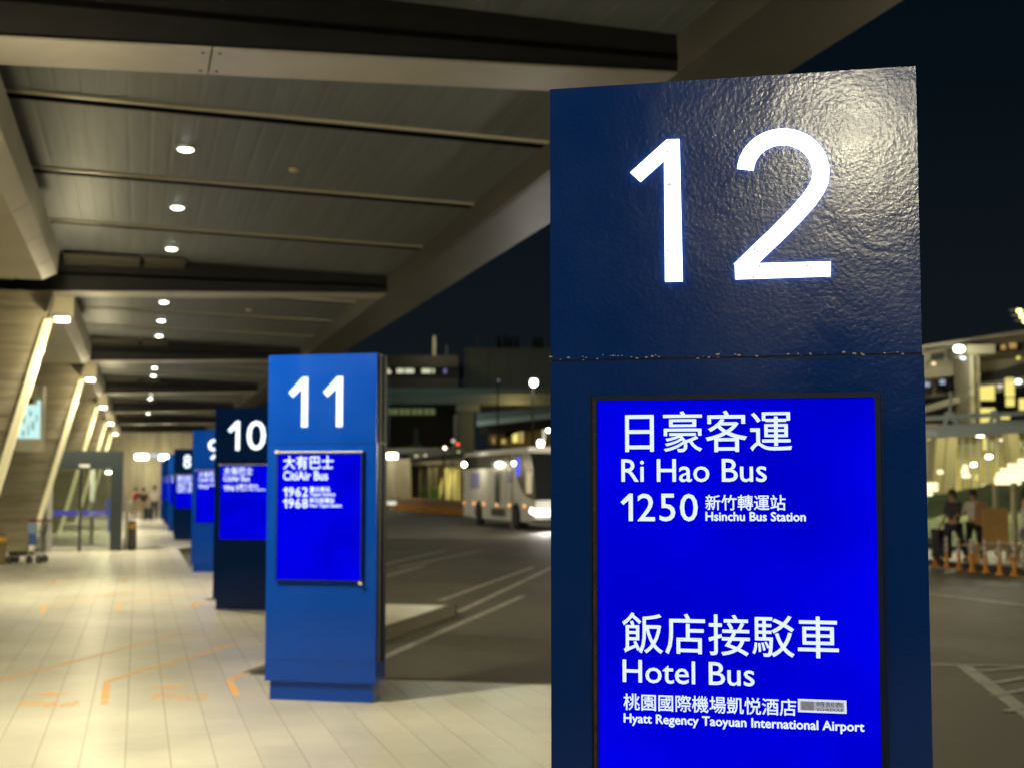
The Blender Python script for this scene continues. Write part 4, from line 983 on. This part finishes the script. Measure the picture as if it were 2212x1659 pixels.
# kerb, pavement and grass bank behind the posts
def quad_strip(name, pts, depth, z0, z1, m, parent=None, **k):
    mb = MB(); o = pts[0]
    for p, q in zip(pts, pts[1:]):
        r1 = p + f * depth; r2 = q + f * depth
        mb.hexa([(*p.xy, z0), (*q.xy, z0), (*r2.xy, z0), (*r1.xy, z0), (*p.xy, z1), (*q.xy, z1), (*r2.xy, z1), (*r1.xy, z1)])
    return mb.build(name, m, parent, **k)
pts = [G(1900, 1208, RZ), G(2300, 1248, RZ)]
pv = quad_strip('pavement', pts, 30, RZ, -.02, mat('island_paving', (.36, .34, .25), .7, var=.15), kind='structure')
quad_strip('pavement_kerb', [p - f * .16 for p in pts], .158, RZ, -.015, M_['bldgd'], pv)
def bank():
    mb = MB(); rr = random.Random(5); a = G(2075, 1178, 0); r = Vector((cos(YAW), -sin(YAW), 0)); n, m = 26, 16; V = []
    for j in range(m):
        for i in range(n):
            p = a + r * (i * .42 - .5) + f * (j * .7); t = j / (m - 1)
            V.append((p.x, p.y, -.03 + (t ** .8) * (1.0 + .07 * i) + rr.uniform(-.05, .05)))
    mb.add(V, [(j * n + i, j * n + i + 1, (j + 1) * n + i + 1, (j + 1) * n + i) for j in range(m - 1) for i in range(n - 1)], 0, True)
    b = mb.build('grass_bank', M_['green'], kind='structure')
    t = MB(); 
    for q in range(5200):
        i, j = rr.random() * (n - 1), rr.random() * (m - 1); p = Vector(V[int(j) * n + int(i)]) + Vector((rr.uniform(0, .4), rr.uniform(0, .6), 0)); s = rr.uniform(.05, .14); d = rr.uniform(0, 6.28)
        t.add([p + Vector((-.012 * cos(d), -.012 * sin(d), 0)), p + Vector((.012 * cos(d), .012 * sin(d), 0)), p + Vector((rr.uniform(-.04, .04), rr.uniform(-.04, .04), s))], [(0, 1, 2)])
    t.build('grass', mat('grass_blade', (.06, .12, .02), .8), kind='stuff', label='short green grass on the bank behind the bench', cat='grass')
bank()
# wooden bench: tall back and seat
p = G(2166, 1214, -.02); e = empty('wooden_bench', p, -YAW + radians(8), label='light wooden bench with a tall slatted back behind the traffic posts', cat='bench')
for i in range(5): MB().box(-.30 + i * .135, -.30 + i * .135 + .125, .35 , .39, .46, 1.30 - .0 * i).build('back_slat', M_['wood'], e)
for i in range(3): MB().box(-1.0, .55, -.10 + i * .15, .04 + i * .15, .40, .45).build('seat_slat', M_['wood'], e)
MB().box(-.85, .45, -.06, .30, .30, .385).build('seat_frame', M_['panel'], e)
for x in (-.7, .35): MB().box(x - .12, x + .12, .0, .28, 0, .299).build('leg', M_['wood'], e)
p = G(2097, 1204, -.02); e = MB().lathe([(0, .0), (.12, .03), (.16, .14), (.12, .25), (0, .28)], 16).build('ground_globe', emit('globe_yellow', (1, .68, .12), .75)); e.location = p; tag(e, 'small round yellow glowing lamp on the grass between the posts', 'lamp')
# slender lamp-lit posts and rails of the garden
for (x, y0, y1, w_, l) in ((2153, 1046, 1195, .09, 'thin pale post standing left of the wooden bench'), (2192, 1042, 1135, .12, 'thin pale post rising behind the bench back')):
    a = AT(x, y1, 36); b = AT(x, y0, 36); h = b.z + .02; e = MB().box(-w_ / 2, w_ / 2, -w_ / 2, w_ / 2, 0, h).build('garden_post', mat('post_pale', (.8, .74, .48), .6)); e.location = (a.x, a.y, -.02); tag(e, l, 'post')
a = AT(2143, 1140, 36.3); b = AT(2176, 1141, 36.3); o = MB().bar(Vector(), b - a, .06, .16).build('garden_rail', M_['panel']); o.location = a; tag(o, 'pale horizontal rail between the garden post and the bench', 'rail')

# terminal hall on the right: storeys, columns, windows, truss canopy
e, O = thing('terminal_hall', 2110, 1040, 75, label='tan terminal building with arched openings and a lit glass hall at the right', cat='building')
tan_ = mat('terminal_stone', (.33, .29, .19), .7, var=.2, vscale=.3)
# roof and upper wall, slanting up to the right
def slab(name, x0, ya, yb, x1, yc, yd, z, d, m): # (x0: top ya, bottom yb) (x1: top yc, bottom yd)
    P = [AT(x0, yb, z) - O, AT(x1, yd, z) - O, AT(x1, yd, z) - O + f * d, AT(x0, yb, z) - O + f * d, AT(x0, ya, z) - O, AT(x1, yc, z) - O, AT(x1, yc, z) - O + f * d, AT(x0, ya, z) - O + f * d]
    return MB().hexa(P).build(name, m, e)
slab('roof_edge', 1960, 752, 757, 2260, 706, 716, 73, 12, tan_)
slab('upper_wall', 1960, 757.5, 800, 2260, 716.5, 760, 75, 6, tan_)
for (x0, x1, ya, yb) in ((2013, 2040, 765, 782), (2050, 2082, 760, 778), (2150, 2190, 745, 760), (2195, 2212, 742, 760)): slab('upper_opening', x0, ya, yb, x1, ya - 4, yb - 4, 74.8, .15, M_['bldgd'])
slab('storey_band', 1960, 800, 822, 2260, 764, 790, 74.5, 5, tan_)
slab('lower_wall', 1960, 822.4, 862, 2120, 812, 850, 76.5, 5, tan_)
slab('dark_storey', 1960, 862.4, 912, 2260, 840, 912, 78, 5, M_['bldgd'])
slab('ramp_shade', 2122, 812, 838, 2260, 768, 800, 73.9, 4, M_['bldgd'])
slab('ramp_slab', 1960, 890, 900, 2260, 800, 820, 73.0, 3, tan_)
# arched openings
for (cx_, cy_, w2) in ((2005, 838, 11), (2038, 833, 12), (2070, 830, 12)):
    poly = [(-1, -.75), (1, -.75), (1, .1)] + [(cos(radians(t)), .1 + .9 * sin(radians(t))) for t in range(15, 180, 15)] + [(-1, .1)]
    mb = MB(); n = len(poly); q = [AT(cx_ + a_ * w2, cy_ - b_ * 18, 75.9) - O for a_, b_ in poly]
    mb.add(q + [p_ + f * .55 for p_ in q], [tuple(range(n))] + [(i, i + n, (i + 1) % n + n, (i + 1) % n) for i in range(n)]); mb.build('arched_opening', M_['darkglass'], e)
    vb('arch_lamp', cx_ - 7, cy_ - 13, cx_ + 4, cy_ - 3, 75.4, .1, emit('arch_light', (.66, .76, .95), .5), e, O)
vb('thick_column', 2093, 765, 2119, 912, 71.5, 2.2, tan_, e, O); vb('column_pilaster', 2099, 765, 2106, 912, 71.0, .45, mat('column_pale', (.42, .38, .25), .7), e, O)
vb('column_cap', 2088, 745, 2150, 764.5, 71.2, 3, tan_, e, O)
for (x0, y0, x1, y1) in ((2122, 832, 2149, 864), (2176, 816, 2192, 856), (2177, 859, 2192, 877), (2122, 881, 2150, 898), (2122, 901, 2150, 914), (2166, 893, 2182, 905), (2206, 860, 2230, 885), (2200, 770, 2204, 776)):
    vb('lit_window', x0, y0, x1, y1, 69.5, .3, E_win, e, O)
for (x0, y0, x1, y1) in ((2183, 741, 2196, 752), (2165, 745, 2173, 755)): vb('amber_window', x0, y0, x1, y1, 70.6, .2, emit('amber_dim', (1, .62, .2), .45), e, O)
# ground floor hall
vb('hall_back_wall', 1960, 930, 2290, 1115, 84, .5, mat('hall_wall', (.34, .33, .16), .7, var=.45, vscale=.5, stretch=(3, 3, .4)), e, O)
vb('hall_ceiling', 1960, 916, 2290, 929.6, 72, 12, mat('hall_ceiling', (.42, .27, .12), .6, var=.3, vscale=1), e, O)
for x in (2005, 2016, 2030, 2046, 2064, 2082, 2100, 2118, 2138, 2158, 2180, 2204): vb('mullion', x, 930, x + 2.2, 1115, 72.5, .2, M_['steelw'], e, O)
for y in (962, 995, 1030, 1066): vb('transom', 1960, y, 2290, y + 1.6, 72.2, .15, M_['steelw'], e, O)
for (x0, x1) in ((2052, 2036), (2028, 2012), (2180, 2210), (2236, 2206)): slant('slanting_column', x0, 930, x1, 1130, 66, .55, Mcol, e, O)
for (x, y, w3, h3) in ((2138, 986, 5, 3), (2105, 1003, 4, 3), (2118, 938, 7, 4)): vb('hall_lamp', x - w3, y - h3, x + w3, y + h3, 71.4, .2, E_lamp, e, O)
light('hall_light', 'AREA', AT(2110, 940, 78) - O, 2700, (1, .84, .38), e, 9, aim=AT(2110, 1120, 78) - O)
light('hall_front_light', 'AREA', AT(2130, 955, 46) - O, 420, (1, .86, .45), e, 6, aim=AT(2120, 1230, 34) - O)
for (x, y, w6, h6, c) in ((2010, 948, 5, 3, 0), (2032, 940, 4, 3, 0), (2050, 955, 2, 2, 1), (2128, 958, 2.5, 14, 0), (2144, 962, 2, 10, 2), (2166, 950, 5, 3, 1), (2190, 945, 12, 5, 3), (2160, 932, 9, 4, 3), (2206, 960, 3, 8, 2), (2012, 985, 2, 9, 2), (2024, 1000, 3, 2, 1), (2064, 990, 2, 12, 2), (2098, 975, 1.6, 16, 2), (2112, 1030, 3, 6, 0), (2128, 1050, 5, 3, 1)):
    vb('glow_panel', x - w6, y - h6, x + w6, y + h6, 73.5, .15, [E_win, E_lan, emit('glow_olive', (.8, .85, .3), .5), emit('glow_peach', (1, .6, .32), .6)][c], e, O)
light('facade_flood', 'POINT', AT(2070, 760, 69) - O, 800, (.97, 1, .82), e, .4)
light('facade_wash', 'POINT', AT(2190, 850, 62) - O, 650, (1, .86, .5), e, .6)
# truss canopy in front of the hall
e, O = thing('truss_canopy', 2110, 900, 50, label='silver steel truss canopy in front of the lit glass hall', cat='canopy')
slant('chord', 1960, 906, 2290, 888, 50, .17, M_['steelw'], e, O); slant('chord', 1960, 926, 2290, 905, 50, .12, M_['steelw'], e, O); slant('edge_gutter', 1960, 940, 2290, 920, 49.5, .34, M_['steelw'], e, O)
for (x0, y0, x1, y1) in ((2046, 903, 2036, 925), (2058, 903, 2070, 923), (2145, 898, 2138, 917), (2152, 898, 2162, 916)): slant('brace', x0, y0, x1, y1, 50, .14, M_['steelw'], e, O)
vb('node_plate', 2042, 890, 2062, 904, 49.9, .1, M_['steelw'], e, O); vb('node_plate', 2142, 886, 2156, 899, 49.9, .1, M_['steelw'], e, O)
slant('cable', 1960, 890, 2060, 872, 50, .05, M_['steelw'], e, O); slant('hanger', 2052, 890, 2054, 846, 50, .08, M_['steelw'], e, O)
vb('white_panel', 1990, 929, 2024, 942, 49.2, .15, M_['white'], e, O)
for x in (2000, 2240): vb('canopy_post', x, 940, x + 5, 1190, 49.8, .2, M_['steelw'], e, O)
light('canopy_light', 'POINT', AT(2110, 930, 41) - O, 420, (.95, 1, .9), e, .3)
# lamps high on the facade
def flamp(x, y, z, s, label, m=E_lampc):
    p = AT(x, y, z); q = empty('facade_lamp', p, label=label, cat='lamp'); r = s * z / FPX
    MB().lathe([(0, -r * .7), (r * .8, -r * .5), (r, 0), (r * .7, r * .5), (0, r * .6)], 14).build('globe', m, q); MB().box(-r * .4, r * .4, r * .5, (3.2 if z > 62 else .7), r * .62, r * .9).build('bracket', M_['steel'], q)
flamp(2072, 754, 69, 11, 'brightest white floodlight on the roof edge of the tan building')
flamp(2081, 774, 69, 5, 'small cool lamp just under the brightest floodlight', emit('cool_small', (.8, .88, 1), 3))
flamp(2017, 786, 69, 5, 'small amber lamp nearest pillar 12 on the tan facade', emit('amber_small', (1, .75, .35), 1.6))
flamp(2200, 824, 68, 7, 'round white lamp beside the tall yellow window', emit('white_small', (.9, .97, 1), 5))
flamp(2160, 834, 68, 6, 'flat pinkish lamp between the yellow windows', emit('pink_small', (.9, .75, .7), 1.0))
for i, (x, y) in enumerate(((2202, 672), (2208, 683), (2215, 694))):
    flamp(x, y, 60, 6.5, ['upper', 'middle', 'lower'][i] + ' of the yellow lamps high in the night sky at the right edge', emit('sky_yellow', (1, .95, .35), 4))
p = AT(2210, 690, 60.4); q = empty('lamp_mast', (p.x, p.y, RZ), label='tall lamp mast at the right edge carrying the yellow lamps', cat='mast'); MB().tube([(1.2, .6, 0), (1.2, .6, p.z + 1)], .12, 8).build('pole', M_['bldg'], q)
# rows of lanterns in the hall
lant = None; cnt = 0
def lantern(x, y, z, wpx, hpx, label):
    global lant
    if lant is None:
        e = empty('lantern', (0, 0, 0)); MB().lathe([(0, -.5), (.32, -.46), (.48, -.25), (.5, 0), (.48, .25), (.32, .46), (0, .5)], 14).build('shade', E_lan, e)
        MB().lathe([(0, .5), (.2, .5), (.2, .56), (0, .56)], 10).build('cap', M_['wood'], e); lant = e
    else: e = copy_tree(lant)
    e.location = AT(x, y, z); e.scale = (wpx * z / FPX, wpx * z / FPX, hpx * z / FPX); tag(e, label, 'lantern', 'glowing lanterns hanging in rows')
    return e
rows = [(1013, 2196, 4), (1023, 2175, 6), (1034, 2158, 7), (1045, 2150, 5)]
for i, (y, x0, n) in enumerate([(995, 2204, 2), (1005, 2182, 4), (1015, 2166, 5), (1024.5, 2157, 6), (1033, 2154, 6), (1042, 2154, 5)]):
    for j in range(n): lantern(x0 + j * 11.5, y, 46, 11.5, 9, f'warm glowing lantern, {["first", "second", "third", "fourth", "fifth", "sixth"][j]} from the left in the {["top", "second", "third", "fourth", "fifth", "lowest"][i]} row of the big cluster')
for i, (x, y, w5) in enumerate(((2085, 1008, 13), (2084, 1017.5, 17), (2087, 1027, 20))): lantern(x, y, 46, w5, 9, ['top', 'middle', 'bottom'][i] + ' lantern of the small stack above the two walkers')
for i, (x, y) in enumerate(((2031, 1019), (2008, 1046), (2020, 1046), (2008, 1056), (2020, 1056), (2008, 1066))): lantern(x, y, 46, 13, 9, ['single lantern above the left lantern pair', 'upper left lantern beside pillar 12', 'upper right lantern of the left stack', 'lower left lantern beside pillar 12', 'lower right lantern of the left stack', 'lowest dim lantern beside pillar 12'][i])

# ------------------------------------------------------------------ road lighting outside the picture, plus two added fill masts behind pillar 12
def mast(x, y, h, pw, label, col=WARM):
    e = empty('light_mast', (x, y, RZ), label=label, cat='light mast', group='light masts over the bus bays')
    MB().tube([(0, 0, 0), (0, 0, h)], [.14, .08], 10).build('pole', M_['steel'], e); MB().box(-.5, .5, -.3, .3, h, h + .12).build('lamp_head', M_['steel'], e)
    MB().box(-.4, .4, -.22, .22, h - .03, h - .001).build('lamp_glass', E_lamp, e)
    light('mast_beam', 'SPOT', (0, 0, h - .1), pw, col, e, .35, spot=radians(150), blend=.6)
    return e
mast(22, 9, 11, 1500, 'tall light mast on the right of the bus bays, out of the picture')
mast(17, -9, 10, 1500, 'tall light mast behind the camera beside the bus bays')
mast(11.2, 22.3, 8.5, 2500, 'added unseen light mast behind pillar 12 brightening the bench and orange traffic posts')  # unseen mast added to brighten bench and posts from the front
m2 = mast(16.5, 41.5, 9, 10, 'added unseen fill mast behind pillar 12 aimed at the white coach')
light('coach_fill', 'SPOT', (0, 0, 8.6), 9000, (1, .93, .78), m2, .3, aim=(-4.5, 15, 1.5), spot=radians(58), blend=.6)  # added fill for the coach flank; its mast is added too
mast(23, 52, 12, 4200, 'tall light mast far along the bus bays behind pillar 12')
print('tiles', nt_)
